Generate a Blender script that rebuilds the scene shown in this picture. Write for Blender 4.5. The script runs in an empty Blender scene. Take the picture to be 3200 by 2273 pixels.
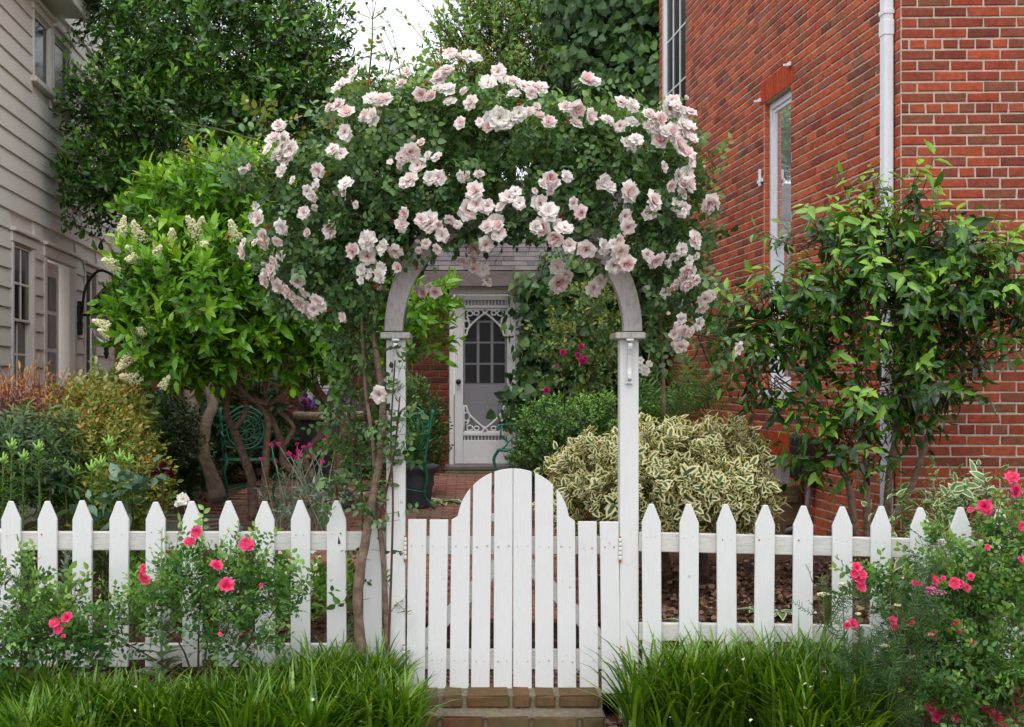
import bpy, bmesh, math, random
import numpy as np
from mathutils import Vector, Matrix
rng = np.random.default_rng(7)
random.seed(7)
scene = bpy.context.scene
COL = scene.collection

# ------------------------------------------------------------------ camera, light, exposure
F, PX, PY, CAMZ = 4000.0, 1460.0, 1200.0, 1.535
cam = bpy.data.cameras.new("camera"); camo = bpy.data.objects.new("camera", cam); COL.objects.link(camo)
camo.location = (0, 0, CAMZ); camo.rotation_euler = (math.radians(90), 0, 0)
cam.lens = F / 3200 * 36; cam.sensor_width = 36; cam.sensor_fit = 'HORIZONTAL'
cam.shift_x = (1600 - PX) / 3200; cam.shift_y = (PY - 1136.5) / 3200
cam.clip_start = .1; cam.clip_end = 1000
cam.dof.use_dof = True; cam.dof.focus_distance = 6.8; cam.dof.aperture_fstop = 9
scene.camera = camo
SUN_EL, SUN_AZ = math.radians(62), math.radians(192)        # azimuth clockwise from +Y (north)
world = bpy.data.worlds.new("World"); scene.world = world; world.use_nodes = True
wn = world.node_tree; bg = wn.nodes['Background']
sky = wn.nodes.new('ShaderNodeTexSky'); sky.sky_type = 'NISHITA'; sky.sun_disc = False
sky.sun_elevation = SUN_EL; sky.sun_rotation = SUN_AZ
mx = wn.nodes.new('ShaderNodeMix'); mx.data_type = 'RGBA'; mx.inputs[0].default_value = .86
mx.inputs[7].default_value = (7.0, 7.15, 7.3, 1)           # even cloud cover
wn.links.new(sky.outputs[0], mx.inputs[6]); wn.links.new(mx.outputs[2], bg.inputs[0])
bg.inputs[1].default_value = .15
sun = bpy.data.lights.new("sun", 'SUN'); suno = bpy.data.objects.new("sun", sun); COL.objects.link(suno)
sun.energy = .8; sun.angle = math.radians(40); sun.color = (1, .97, .92)
sd = Vector((math.sin(SUN_AZ) * math.cos(SUN_EL), math.cos(SUN_AZ) * math.cos(SUN_EL), math.sin(SUN_EL)))
suno.rotation_euler = sd.to_track_quat('Z', 'Y').to_euler()
vs = scene.view_settings; vs.view_transform = 'Standard'; vs.look = 'None'; vs.exposure = .6; vs.gamma = 1; vs.use_curve_mapping = False
scene.cycles.max_bounces = 8; scene.cycles.transparent_max_bounces = 8

# ------------------------------------------------------------------ helpers
def at(px, py, Y): return Vector(((px - PX) / F * Y, Y, CAMZ - (py - PY) / F * Y))
def lin(c):
    c = np.array(c, float) / 255
    return tuple(np.where(c <= .04045, c / 12.92, ((c + .055) / 1.055) ** 2.4)) + (1.0,)
def tag(o, label=None, cat=None, group=None, kind=None):
    if label: o['label'] = label
    if cat: o['category'] = cat
    if group: o['group'] = group
    if kind: o['kind'] = kind
    return o
def empty(name, loc, label=None, cat=None, group=None, kind=None, rz=0):
    o = bpy.data.objects.new(name, None); COL.objects.link(o); o.location = loc; o.rotation_euler = (0, 0, rz); o.empty_display_size = .1
    return tag(o, label, cat, group, kind)
def link(name, me, parent=None, mat=None, loc=None):
    """a mesh whose coordinates are in the world; under a parent (Empty without rotation) they are shifted"""
    o = bpy.data.objects.new(name, me); COL.objects.link(o)
    if mat is not None: me.materials.append(mat)
    if parent: o.parent = parent
    if loc is not None: o.location = loc
    return o
def origin_of(parent):
    v = Vector((0, 0, 0))
    while parent is not None: v = v + parent.location; parent = parent.parent
    return v
def tri_mesh(name, V, T, attrs=None, smooth=True, mats=(), midx=None):
    me = bpy.data.meshes.new(name); V = np.ascontiguousarray(V, np.float32); T = np.ascontiguousarray(T, np.int32)
    me.vertices.add(len(V)); me.vertices.foreach_set('co', V.ravel())
    me.loops.add(T.size); me.loops.foreach_set('vertex_index', T.ravel())
    me.polygons.add(len(T)); me.polygons.foreach_set('loop_start', np.arange(len(T), dtype=np.int32) * 3)
    me.polygons.foreach_set('use_smooth', np.full(len(T), smooth))
    for m in mats: me.materials.append(m)
    if midx is not None: me.polygons.foreach_set('material_index', np.ascontiguousarray(midx, np.int32))
    for k, a in (attrs or {}).items():
        me.attributes.new(k, 'FLOAT', 'POINT').data.foreach_set('value', np.ascontiguousarray(a, np.float32))
    me.update(); me.validate(); return me
class MB:
    """collects faces in world space; build() links them as one mesh object"""
    def __init__(s): s.v, s.f, s.m, s.sm = [], [], [], []
    def add(s, vs, fs, m=0, smooth=False):
        n = len(s.v); s.v += [tuple(v) for v in vs]; s.f += [[i + n for i in f] for f in fs]; s.m += [m] * len(fs); s.sm += [smooth] * len(fs)
    def box(s, c, size, M=None, m=0):
        hx, hy, hz = size[0] / 2, size[1] / 2, size[2] / 2; c = Vector(c)
        vs = [Vector((x, y, z)) for x in (-hx, hx) for y in (-hy, hy) for z in (-hz, hz)]
        vs = [c + (M @ v if M else v) for v in vs]
        s.add(vs, [(0, 1, 3, 2), (4, 6, 7, 5), (0, 4, 5, 1), (2, 3, 7, 6), (0, 2, 6, 4), (1, 5, 7, 3)], m)
    def bar(s, a, b, w, t, m=0, up=(0, 0, 1)):
        a, b = Vector(a), Vector(b); d = b - a; L = d.length; d.normalize(); up = Vector(up)
        if abs(d.dot(up)) > .98: up = Vector((0, 1, 0))
        x = d.cross(up).normalized(); z = x.cross(d).normalized()
        M = Matrix((x, d, z)).transposed(); s.box((a + b) / 2, (w, L, t), M, m)
    def prism(s, pts, y0, y1, m=0, frame=None):
        """pts (x,z) outline counter-clockwise seen from -Y; frame maps local to world"""
        n = len(pts); g = (lambda p: frame @ Vector(p)) if frame else (lambda p: Vector(p))
        vs = [g((x, y0, z)) for x, z in pts] + [g((x, y1, z)) for x, z in pts]
        s.add(vs, [list(range(n)), list(range(2 * n - 1, n - 1, -1))] + [[(i + 1) % n, i, n + i, n + (i + 1) % n] for i in range(n)], m)
    def tube(s, pts, r, sides=8, m=0, wob=0.0, seg=4, closed=False, cap=True):
        P = [Vector(p) for p in pts]; n = len(P); R = list(r) if hasattr(r, '__len__') else [r] * n
        Q, RR = [], []
        rngi = range(n if closed else n - 1)
        for i in rngi:
            p0 = P[(i - 1) % n] if (closed or i) else P[0] * 2 - P[1]; p1 = P[i]; p2 = P[(i + 1) % n]
            p3 = P[(i + 2) % n] if (closed or i + 2 < n) else P[-1] * 2 - P[-2]
            for k in range(seg):
                t = k / seg; t2 = t * t; t3 = t2 * t
                Q.append(.5 * (2 * p1 + (p2 - p0) * t + (2 * p0 - 5 * p1 + 4 * p2 - p3) * t2 + (3 * p1 - p0 - 3 * p2 + p3) * t3))
                RR.append(R[i] * (1 - t) + R[(i + 1) % n] * t)
        if not closed: Q.append(P[-1]); RR.append(R[-1])
        nq = len(Q); vs = []; ref = None
        for i, q in enumerate(Q):
            d = (Q[(i + 1) % nq] - Q[i - 1]) if (closed or 0 < i < nq - 1) else (Q[1] - Q[0] if i == 0 else Q[-1] - Q[-2])
            d.normalize()
            if ref is None: ref = d.orthogonal().normalized()
            x = (ref - d * ref.dot(d)).normalized(); ref = x; y = d.cross(x)
            for j in range(sides):
                a = 2 * math.pi * j / sides; rr = RR[i] * (1 + wob * (random.random() - .5) * 2)
                vs.append(q + (x * math.cos(a) + y * math.sin(a)) * rr)
        fs = []
        for i in range(nq if closed else nq - 1):
            for j in range(sides):
                a, b = i * sides + j, i * sides + (j + 1) % sides; c = ((i + 1) % nq) * sides
                fs.append((a, b, c + (j + 1) % sides, c + j))
        if cap and not closed: fs += [list(range(sides))[::-1], list(range((nq - 1) * sides, nq * sides))]
        s.add(vs, fs, m, True)
    def lathe(s, c, prof, n=20, m=0, ripple=None):
        c = Vector(c); vs = []
        for r, z in prof:
            for j in range(n):
                a = 2 * math.pi * j / n; rr = r * (1 + (ripple(a, z) if ripple else 0)); vs.append(c + Vector((rr * math.cos(a), rr * math.sin(a), z)))
        fs = [(i * n + j, i * n + (j + 1) % n, (i + 1) * n + (j + 1) % n, (i + 1) * n + j) for i in range(len(prof) - 1) for j in range(n)]
        fs += [list(range(n))[::-1], list(range((len(prof) - 1) * n, len(prof) * n))]; s.add(vs, fs, m, True)
    def build(s, name, mat, parent=None, bevel=0, kind=None, seg=1):
        o0 = origin_of(parent)
        me = bpy.data.meshes.new(name); me.from_pydata([(v[0] - o0.x, v[1] - o0.y, v[2] - o0.z) for v in s.v], [], s.f)
        for mm in (mat if isinstance(mat, (list, tuple)) else [mat]): me.materials.append(mm)
        me.polygons.foreach_set('material_index', s.m); me.polygons.foreach_set('use_smooth', s.sm)
        bm = bmesh.new(); bm.from_mesh(me); bmesh.ops.recalc_face_normals(bm, faces=bm.faces)
        if bevel: bmesh.ops.bevel(bm, geom=[e for e in bm.edges if e.calc_face_angle(0) > .5], offset=bevel, segments=seg, affect='EDGES', clamp_overlap=True)
        bm.to_mesh(me); bm.free(); me.update()
        o = link(name, me, parent)
        if kind: o['kind'] = kind
        return o

# ------------------------------------------------------------------ materials
def mat(name, rough=.6, spec=.5):
    m = bpy.data.materials.new(name); m.use_nodes = True; nt = m.node_tree; b = nt.nodes['Principled BSDF']
    b.inputs['Roughness'].default_value = rough; b.inputs['Specular IOR Level'].default_value = spec
    return m, nt, b
def N(nt, t, **k):
    n = nt.nodes.new(t)
    for a, v in k.items(): setattr(n, a, v)
    return n
def ramp(nt, src, stops):
    r = N(nt, 'ShaderNodeValToRGB'); e = r.color_ramp.elements
    while len(e) < len(stops): e.new(.5)
    for i, (p, c) in enumerate(stops): e[i].position = p; e[i].color = c if len(c) == 4 else tuple(c) + (1,)
    nt.links.new(src, r.inputs[0]); return r.outputs[0]
def mixc(nt, fac, a, b, mode='MIX'):
    n = N(nt, 'ShaderNodeMix', data_type='RGBA', blend_type=mode)
    for i, v in ((0, fac), (6, a), (7, b)):
        if hasattr(v, 'is_linked'): nt.links.new(v, n.inputs[i])
        else: n.inputs[i].default_value = v if i == 0 else (tuple(v) if len(v) == 4 else tuple(v) + (1,))
    return n.outputs[2]
def noise(nt, scale, detail=4, stretch=None, rough=.6, coord='Position'):
    if coord == 'Position': g = N(nt, 'ShaderNodeNewGeometry').outputs['Position']
    else: g = N(nt, 'ShaderNodeTexCoord').outputs[coord]
    if stretch:
        mp = N(nt, 'ShaderNodeMapping'); mp.inputs['Scale'].default_value = stretch; nt.links.new(g, mp.inputs[0]); g = mp.outputs[0]
    n = N(nt, 'ShaderNodeTexNoise'); n.inputs['Scale'].default_value = scale; n.inputs['Detail'].default_value = detail; n.inputs['Roughness'].default_value = rough
    nt.links.new(g, n.inputs['Vector']); return n.outputs[0]
def bump(nt, b, h, strength=.3, dist=.01):
    n = N(nt, 'ShaderNodeBump'); n.inputs['Strength'].default_value = strength; n.inputs['Distance'].default_value = dist
    nt.links.new(h, n.inputs['Height']); nt.links.new(n.outputs[0], b.inputs['Normal'])
def attr(nt, name): return N(nt, 'ShaderNodeAttribute', attribute_name=name).outputs['Fac']
G4 = lambda v: (v, v, v, 1)
def leaf_mat(name, cols, rough=.42, trans=.25, edge=None, e0=.45, e1=.75, spec=.5, tcol=(1.25, 1.15, .5), old=(150, 140, 60)):
    m, nt, b = mat(name, rough, spec); out = nt.nodes['Material Output']
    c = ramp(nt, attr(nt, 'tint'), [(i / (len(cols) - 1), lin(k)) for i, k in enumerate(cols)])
    c = mixc(nt, 1.0, c, ramp(nt, noise(nt, 9, 3), [(.3, G4(.8)), (.7, G4(1.35))]), 'MULTIPLY')
    if old: c = mixc(nt, ramp(nt, noise(nt, 31, 1), [(.70, G4(0)), (.73, G4(.8))]), c, lin(old))
    if edge: c = mixc(nt, ramp(nt, attr(nt, 'edge'), [(e0, G4(0)), (e1, G4(1))]), c, lin(edge))
    else: c = mixc(nt, ramp(nt, attr(nt, 'edge'), [(0, G4(.22)), (.16, G4(0))]), c, mixc(nt, 1, c, (1.7, 1.7, 1.3), 'MULTIPLY'))
    nt.links.new(c, b.inputs['Base Color'])
    t = N(nt, 'ShaderNodeBsdfTranslucent'); nt.links.new(mixc(nt, 1, c, tcol, 'MULTIPLY'), t.inputs[0])
    s = N(nt, 'ShaderNodeMixShader'); s.inputs[0].default_value = trans
    nt.links.new(b.outputs[0], s.inputs[1]); nt.links.new(t.outputs[0], s.inputs[2]); nt.links.new(s.outputs[0], out.inputs[0])
    return m
def petal_mat(name, cols, trans=.3):
    m, nt, b = mat(name, .55, .25); out = nt.nodes['Material Output']
    c = ramp(nt, attr(nt, 'tint'), [(i / (len(cols) - 1), lin(k)) for i, k in enumerate(cols)])
    c = mixc(nt, 1.0, c, ramp(nt, noise(nt, 30, 2), [(.3, G4(.88)), (.7, G4(1.06))]), 'MULTIPLY')
    nt.links.new(c, b.inputs['Base Color'])
    t = N(nt, 'ShaderNodeBsdfTranslucent'); nt.links.new(c, t.inputs[0])
    s = N(nt, 'ShaderNodeMixShader'); s.inputs[0].default_value = trans
    nt.links.new(b.outputs[0], s.inputs[1]); nt.links.new(t.outputs[0], s.inputs[2]); nt.links.new(s.outputs[0], out.inputs[0])
    return m
def paint_mat(name, base, dirt, amount=.35, grain=(14, 14, 1.2), rough=.55, speck=True, knots=False):
    m, nt, b = mat(name, rough, .35)
    g = noise(nt, 9, 6, grain, .65)
    c = mixc(nt, ramp(nt, g, [(.45, G4(0)), (.75, G4(amount))]), lin(base), lin(dirt))
    c = mixc(nt, ramp(nt, noise(nt, 2.3, 5), [(.5, G4(0)), (.8, G4(amount * .8))]), c, lin(dirt))
    if speck: c = mixc(nt, ramp(nt, noise(nt, 60, 2), [(.68, G4(0)), (.76, G4(amount))]), c, lin([v * .6 for v in dirt]))
    if knots:
        gp = N(nt, 'ShaderNodeNewGeometry').outputs['Position']; vo = N(nt, 'ShaderNodeTexVoronoi'); vo.inputs['Scale'].default_value = 7; nt.links.new(gp, vo.inputs['Vector'])
        c = mixc(nt, ramp(nt, vo.outputs['Distance'], [(.03, G4(.6)), (.075, G4(0))]), c, lin((168, 150, 124)))
    nt.links.new(c, b.inputs['Base Color']); bump(nt, b, g, .25, .004); return m
def flat(name, c, rough=.6, spec=.4, var=.2, sc=20, metal=0, bmp=0):
    m, nt, b = mat(name, rough, spec)
    k = mixc(nt, 1, lin(c), ramp(nt, noise(nt, sc, 5), [(.3, G4(1 - var)), (.7, G4(1 + var))]), 'MULTIPLY')
    nt.links.new(k, b.inputs['Base Color']); b.inputs['Metallic'].default_value = metal
    if bmp: bump(nt, b, noise(nt, sc * 2, 6), bmp, .01)
    return m
def brick_mat(name, cols, dirt=(90, 80, 62), dirtamt=.25, rough=.85, moss=None):
    m, nt, b = mat(name, rough, .2)
    c = ramp(nt, attr(nt, 'tint'), [(i / (len(cols) - 1), lin(k)) for i, k in enumerate(cols)])
    c = mixc(nt, 1, c, ramp(nt, noise(nt, 28, 6), [(.3, G4(.7)), (.7, G4(1.25))]), 'MULTIPLY')
    c = mixc(nt, ramp(nt, noise(nt, 1.6, 5), [(.48, G4(0)), (.78, G4(dirtamt))]), c, lin(dirt))
    c = mixc(nt, ramp(nt, noise(nt, 90, 2), [(.7, G4(0)), (.78, G4(.35))]), c, lin((70, 40, 32)))
    c = mixc(nt, ramp(nt, noise(nt, 2.2, 5, (2.5, 2.5, .35)), [(.55, G4(0)), (.8, G4(.5))]), c, lin((84, 62, 50)))
    if moss: c = mixc(nt, ramp(nt, noise(nt, 6, 5), [(.42, G4(0)), (.66, G4(.7))]), c, lin(moss))
    nt.links.new(c, b.inputs['Base Color']); bump(nt, b, noise(nt, 70, 6), .5, .006); return m
def glass_mat(name, c=(.02, .022, .025), rough=.04):
    m, nt, b = mat(name, rough, .8); b.inputs['Base Color'].default_value = tuple(c) + (1,); b.inputs['Coat Weight'].default_value = 1 if rough < .1 else 0; return m

M_WHITE = paint_mat('white_paint', (228, 228, 227), (180, 174, 162), .16, knots=True)
M_WEATH = paint_mat('weathered_paint', (190, 186, 182), (112, 102, 96), .75)
M_ARCH = paint_mat('greyed_arch_paint', (178, 172, 168), (108, 100, 96), .6, (9, 9, 2.5))
M_DOOR = paint_mat('door_white', (242, 240, 240), (180, 172, 168), .25)
M_DOORIN = paint_mat('inner_door_grey', (186, 184, 190), (150, 146, 152), .2)
M_TRIM = paint_mat('house_trim', (226, 218, 212), (170, 160, 152), .3)
M_SIDING = paint_mat('siding', (222, 214, 207), (172, 164, 156), .3, (1, .6, 14))
M_VINYL = paint_mat('white_vinyl', (228, 230, 236), (184, 182, 178), .3, (9, 9, .7), .38)
M_RUST = flat('rust', (176, 104, 44), .8, .2, .35, 90)
M_BRICK_R = brick_mat('red_brick', [(112, 56, 46), (164, 78, 54), (196, 98, 62), (178, 80, 52), (158, 72, 52), (146, 90, 76)], (134, 104, 78), .5)
M_BRICK_F = brick_mat('front_brick', [(108, 54, 46), (148, 70, 52), (172, 82, 54), (152, 66, 48), (136, 66, 52), (128, 82, 62)], (110, 92, 62), .65)
M_BRICK_B = brick_mat('dark_brick', [(84, 44, 38), (122, 58, 46), (146, 64, 48), (104, 50, 42), (112, 70, 60)], (70, 54, 46), .5)
M_SOLDIER = brick_mat('lintel_brick', [(160, 60, 36), (178, 72, 42), (168, 62, 38)], (120, 86, 58), .2)
M_STEP = brick_mat('step_brick', [(96, 78, 54), (108, 88, 60), (114, 76, 54), (92, 82, 56)], (80, 78, 52), .9, moss=(88, 82, 54))
M_PAVER = brick_mat('paver_brick', [(134, 92, 78), (150, 102, 86), (164, 112, 96), (126, 98, 86), (140, 116, 102)], (100, 86, 64), .6)
M_MORTAR = flat('mortar', (196, 180, 164), .95, .1, .2, 50, bmp=.5)
M_MORTAR_D = flat('dirty_mortar', (122, 112, 96), .95, .1, .3, 30, bmp=.5)
M_GLASS = glass_mat('window_glass'); M_WINGLASS = glass_mat('dull_window_glass', (.018, .019, .022), .12); M_WINGLASS.node_tree.nodes['Principled BSDF'].inputs['Specular IOR Level'].default_value = .25  # clapboard house panes: rougher glass with weak reflection
M_SKYGLASS = glass_mat('reflective_glass', (.8, .82, .84), .03); M_SKYGLASS.node_tree.nodes['Principled BSDF'].inputs['Metallic'].default_value = .75
M_BLACKGLASS = glass_mat('dark_glass', (.012, .011, .012), .25); M_BLACKGLASS.node_tree.nodes['Principled BSDF'].inputs['Specular IOR Level'].default_value = .2
M_SLATE = flat('slate', (104, 97, 98), .8, .3, .22, 6, bmp=.3)
M_GREYWOOD = paint_mat('grey_wood', (128, 118, 115), (72, 64, 62), .8, (1.2, 6, 22))
M_IRON = flat('black_iron', (30, 27, 27), .5, .5, .2, 30)
M_GREEN = flat('green_iron', (22, 108, 84), .45, .5, .25, 25)
M_BARK = flat('grey_bark', (124, 104, 90), .95, .15, .4, 22, bmp=1)
M_BARKD = flat('brown_bark', (104, 80, 66), .95, .15, .4, 26, bmp=1)
M_BARKL = flat('pale_bark', (138, 122, 108), .95, .15, .35, 24, bmp=1)
M_TWIG = flat('green_twig', (92, 104, 52), .7, .3, .3, 20)
M_TWIGR = flat('brown_twig', (92, 62, 48), .8, .2, .3, 20)
M_POT = flat('grey_pot', (78, 78, 86), .7, .3, .2, 20, bmp=.2)
M_STONE = flat('stone', (176, 160, 140), .9, .2, .2, 20, bmp=.4)
M_LEAD = flat('lead_grey', (92, 92, 96), .6, .4, .3, 30, bmp=.4)
M_HOSE = flat('hose', (140, 128, 118), .5, .4, .1, 10)
M_BROWNBOX = flat('brown_box', (98, 80, 58), .5, .4, .1, 8)
M_GREYMETAL = flat('grey_conduit', (128, 128, 132), .4, .5, .1, 8)
M_KNOB = flat('bronze', (62, 50, 46), .35, .6, .1, 8, metal=.6)
M_WOOD = flat('brown_wood', (140, 92, 66), .7, .3, .3, 14)

# ------------------------------------------------------------------ leaves and plants
def leaf_tmpl(w=.5, fold=.18, droop=.25, shape='ovate', wave=0.0):
    st = {'ovate': [(.0, .0), (.28, .9), (.62, .82), (1, 0)], 'lance': [(0, 0), (.3, .95), (.68, .7), (1, 0)], 'obovate': [(0, .0), (.38, .72), (.74, 1.0), (1, .12)],
          'round': [(0, .25), (.3, 1.0), (.7, .95), (1, .2)], 'heart': [(-.12, .45), (.12, 1.0), (.55, .78), (1, 0)]}[shape]
    V, E = [], []
    def P(x, y, k=0): return (x, y, fold * abs(x) - droop * y * y + wave * k * math.sin(y * 7))
    V.append(P(0, max(st[0][0], 0))); E.append(0)
    for y, ww in st[1:3]:
        V += [P(-ww * w / 2, y, 1), P(0, y), P(ww * w / 2, y, -1)]; E += [1, 0, 1]
    V.append(P(0, 1)); E.append(1)
    T = [(0, 2, 1), (0, 3, 2), (1, 2, 5), (1, 5, 4), (2, 3, 6), (2, 6, 5), (4, 5, 7), (5, 6, 7)]
    return np.array(V, float), np.array(T), np.array(E, float)
def unit(v): return v / np.maximum(np.linalg.norm(v, axis=-1, keepdims=True), 1e-9)
def frames(d, n):
    """rotation matrices (N,3,3) with columns X=dxn, Y=d, Z=n made perpendicular to d"""
    d = unit(d); n = unit(n - d * (n * d).sum(-1, keepdims=True)); return np.stack([np.cross(d, n), d, n], axis=-1)
def sprig_locals(k, spread=(75, 25), leaf=.5, start=.15, pattern='spiral', r=None, jitter=.25):
    r = r or rng; out, tt = [], []
    for i in range(k):
        t = start + (1 - start) * (i / max(k - 1, 1)); al = math.radians(spread[0] + (spread[1] - spread[0]) * t) + r.normal(0, .15)
        if pattern == 'spiral': ph = i * 2.4 + r.normal(0, .3)
        elif pattern == 'pairs': ph = (i // 2) * 1.57 + (i % 2) * 3.14 + r.normal(0, .25); t = start + (1 - start) * ((i // 2) / max((k - 1) // 2, 1))
        elif pattern == 'flat': ph = (i % 2) * 3.14 + r.normal(0, .2)
        elif pattern == 'rosette': ph = i * 2.4; t = .9 + .1 * i / k
        d = np.array([math.sin(al) * math.cos(ph), math.sin(al) * math.sin(ph), math.cos(al)])
        nrm = np.array([0, 0, 1.0]) if al > .3 else np.array([-math.cos(ph), -math.sin(ph), .3])
        if pattern == 'flat': nrm = np.array([0, -1.0, .25])
        R = frames(d[None], nrm[None])[0]; M = np.eye(4); M[:3, :3] = R * leaf * (1 + r.normal(0, jitter * .6)); M[:3, 3] = (0, 0, t); out.append(M); tt.append(t)
    return np.array(out), np.array(tt)
def sample_clumps(clumps, n, shell=(.55, 1.0), inner=.25, back=.4, rough=.22, up_only=-1.0):
    """points in and on ellipsoid clumps, with the outward direction at each. clump = (px,py,rx,ry,Y,depth radius[,weight])"""
    C = np.array([at(c[0], c[1], c[4]) for c in clumps]); R = np.array([(c[2] * c[4] / F, c[5], c[3] * c[4] / F) for c in clumps])
    w = np.array([(r[0] * r[2] + r[0] * r[1] + r[1] * r[2]) * (c[6] if len(c) > 6 else 1) for r, c in zip(R, clumps)])
    m = int(n * 2.2); idx = rng.choice(len(clumps), m, p=w / w.sum()); u = unit(rng.normal(size=(m, 3)))
    keep = ((u[:, 1] < .25) | (rng.random(m) < back)) & (u[:, 2] > up_only); idx, u = idx[keep][:n], u[keep][:n]; m = len(u)
    rad = np.where(rng.random(m) < inner, rng.uniform(min(.25, shell[0] * .5), shell[0], m), rng.uniform(shell[0], shell[1], m) ** .8)
    s = idx * 1.7; q = u * 3.1
    rad *= 1 + rough * (np.sin(q[:, 0] * 1.7 + s) * np.sin(q[:, 2] * 2.1 + s * 2) + .6 * np.sin(q[:, 0] * 4.3 + q[:, 2] * 3.7 + s * 3) + .4 * np.sin(q[:, 1] * 5 + q[:, 2] * 6.1))
    return C[idx] + u * R[idx] * rad[:, None], unit(u / R[idx] * R[idx].mean(1, keepdims=True)), rad
def project(P): return np.stack([PX + P[:, 0] / P[:, 1] * F, PY - (P[:, 2] - CAMZ) / P[:, 1] * F], 1)
def sprig_matrices(P, A, size):
    n = len(P); A = unit(A); x = unit(np.cross(A, unit(rng.normal(size=(n, 3))))); y = np.cross(A, x); M = np.zeros((n, 4, 4)); M[:, 3, 3] = 1
    s = np.broadcast_to(np.asarray(size), (n,))[:, None, None]; M[:, :3, :3] = np.stack([x, y, A], -1) * s; M[:, :3, 3] = P; return M
YEL = .012
def apply_leaves(Ms, tint, tmpl):
    Vt, Tt, Et = tmpl; n = len(Ms); V = np.einsum('nij,vj->nvi', Ms[:, :3, :3], Vt) + Ms[:, None, :3, 3]
    T = Tt[None] + (np.arange(n) * len(Vt))[:, None, None]
    return V.reshape(-1, 3), T.reshape(-1, 3), np.repeat(tint, len(Vt)), np.tile(Et, n)
def put_leaves(root, Ms, tint, tmpls, material, n_single=0, cell=26, name='leaf', stuff='foliage', noself=False):
    """leaves as one mesh per plant, the ones that show largest as parts of their own"""
    o0 = np.array(origin_of(root)); N_ = len(Ms); Ms = Ms.copy(); Ms[:, :3, :3] *= rng.uniform(.72, 1.14, N_)[:, None, None]; tid = rng.integers(0, len(tmpls), N_); single = np.zeros(N_, bool)
    if n_single:
        c = Ms[:, :3, 3] + Ms[:, :3, 1] * .5; px = project(c); ok = (px[:, 0] > 5) & (px[:, 0] < 3195) & (px[:, 1] > 5) & (px[:, 1] < 2268); g = np.floor(px / cell).astype(int); best = {}
        # a leaf is in view where it is the nearest in its cell
        for i in np.nonzero(ok)[0]:
            k = (g[i, 0], g[i, 1])
            if k not in best or c[i, 1] < c[best[k], 1]: best[k] = i
        cand = np.array(list(best.values())); rng.shuffle(cand); single[cand[:n_single]] = True
        cache = {}
        for i in np.nonzero(single)[0]:
            b = int(min(3, max(0, tint[i] * 4))); k = (tid[i], b)
            if k not in cache:
                V, T, E = tmpls[tid[i]]; cache[k] = tri_mesh(name, V, T, {'tint': np.full(len(V), (b + .5) / 4), 'edge': E}, mats=[material])
            M = Ms[i].copy(); M[:3, 3] -= o0
            o = bpy.data.objects.new(name, cache[k]); COL.objects.link(o); o.parent = root; o.matrix_basis = Matrix(M.tolist())
    Vs, Ts, As, Es, off = [], [], [], [], 0
    for t in range(len(tmpls)):
        s = (tid == t) & ~single
        if not s.any(): continue
        V, T, a, e = apply_leaves(Ms[s], tint[s], tmpls[t]); Vs.append(V - o0); Ts.append(T + off); As.append(a); Es.append(e); off += len(V)
    if not Vs: return None
    me = tri_mesh(stuff, np.concatenate(Vs), np.concatenate(Ts), {'tint': np.concatenate(As), 'edge': np.concatenate(Es)}, mats=[material])
    o = bpy.data.objects.new(stuff, me); COL.objects.link(o)
    if noself: return o
    o.parent = root; o['kind'] = 'stuff'; return o
def put_twigs(root, S, r=.02, back=.5, material=None, name='twigs'):
    """a thin three-sided stem along each sprig"""
    o0 = np.array(origin_of(root)); n = len(S); a = [0, 2.1, 4.2]
    base = np.array([(math.cos(k) * r, math.sin(k) * r, -back) for k in a] + [(math.cos(k) * r * .5, math.sin(k) * r * .5, .95) for k in a])
    T = np.array([(0, 1, 4), (0, 4, 3), (1, 2, 5), (1, 5, 4), (2, 0, 3), (2, 3, 5)])
    V = np.einsum('nij,vj->nvi', S[:, :3, :3], base) + S[:, None, :3, 3]; TT = T[None] + (np.arange(n) * 6)[:, None, None]
    me = tri_mesh(name, V.reshape(-1, 3) - o0, TT.reshape(-1, 3), mats=[material or M_TWIG]); o = bpy.data.objects.new(name, me); COL.objects.link(o); o.parent = root; o['kind'] = 'stuff'
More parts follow.
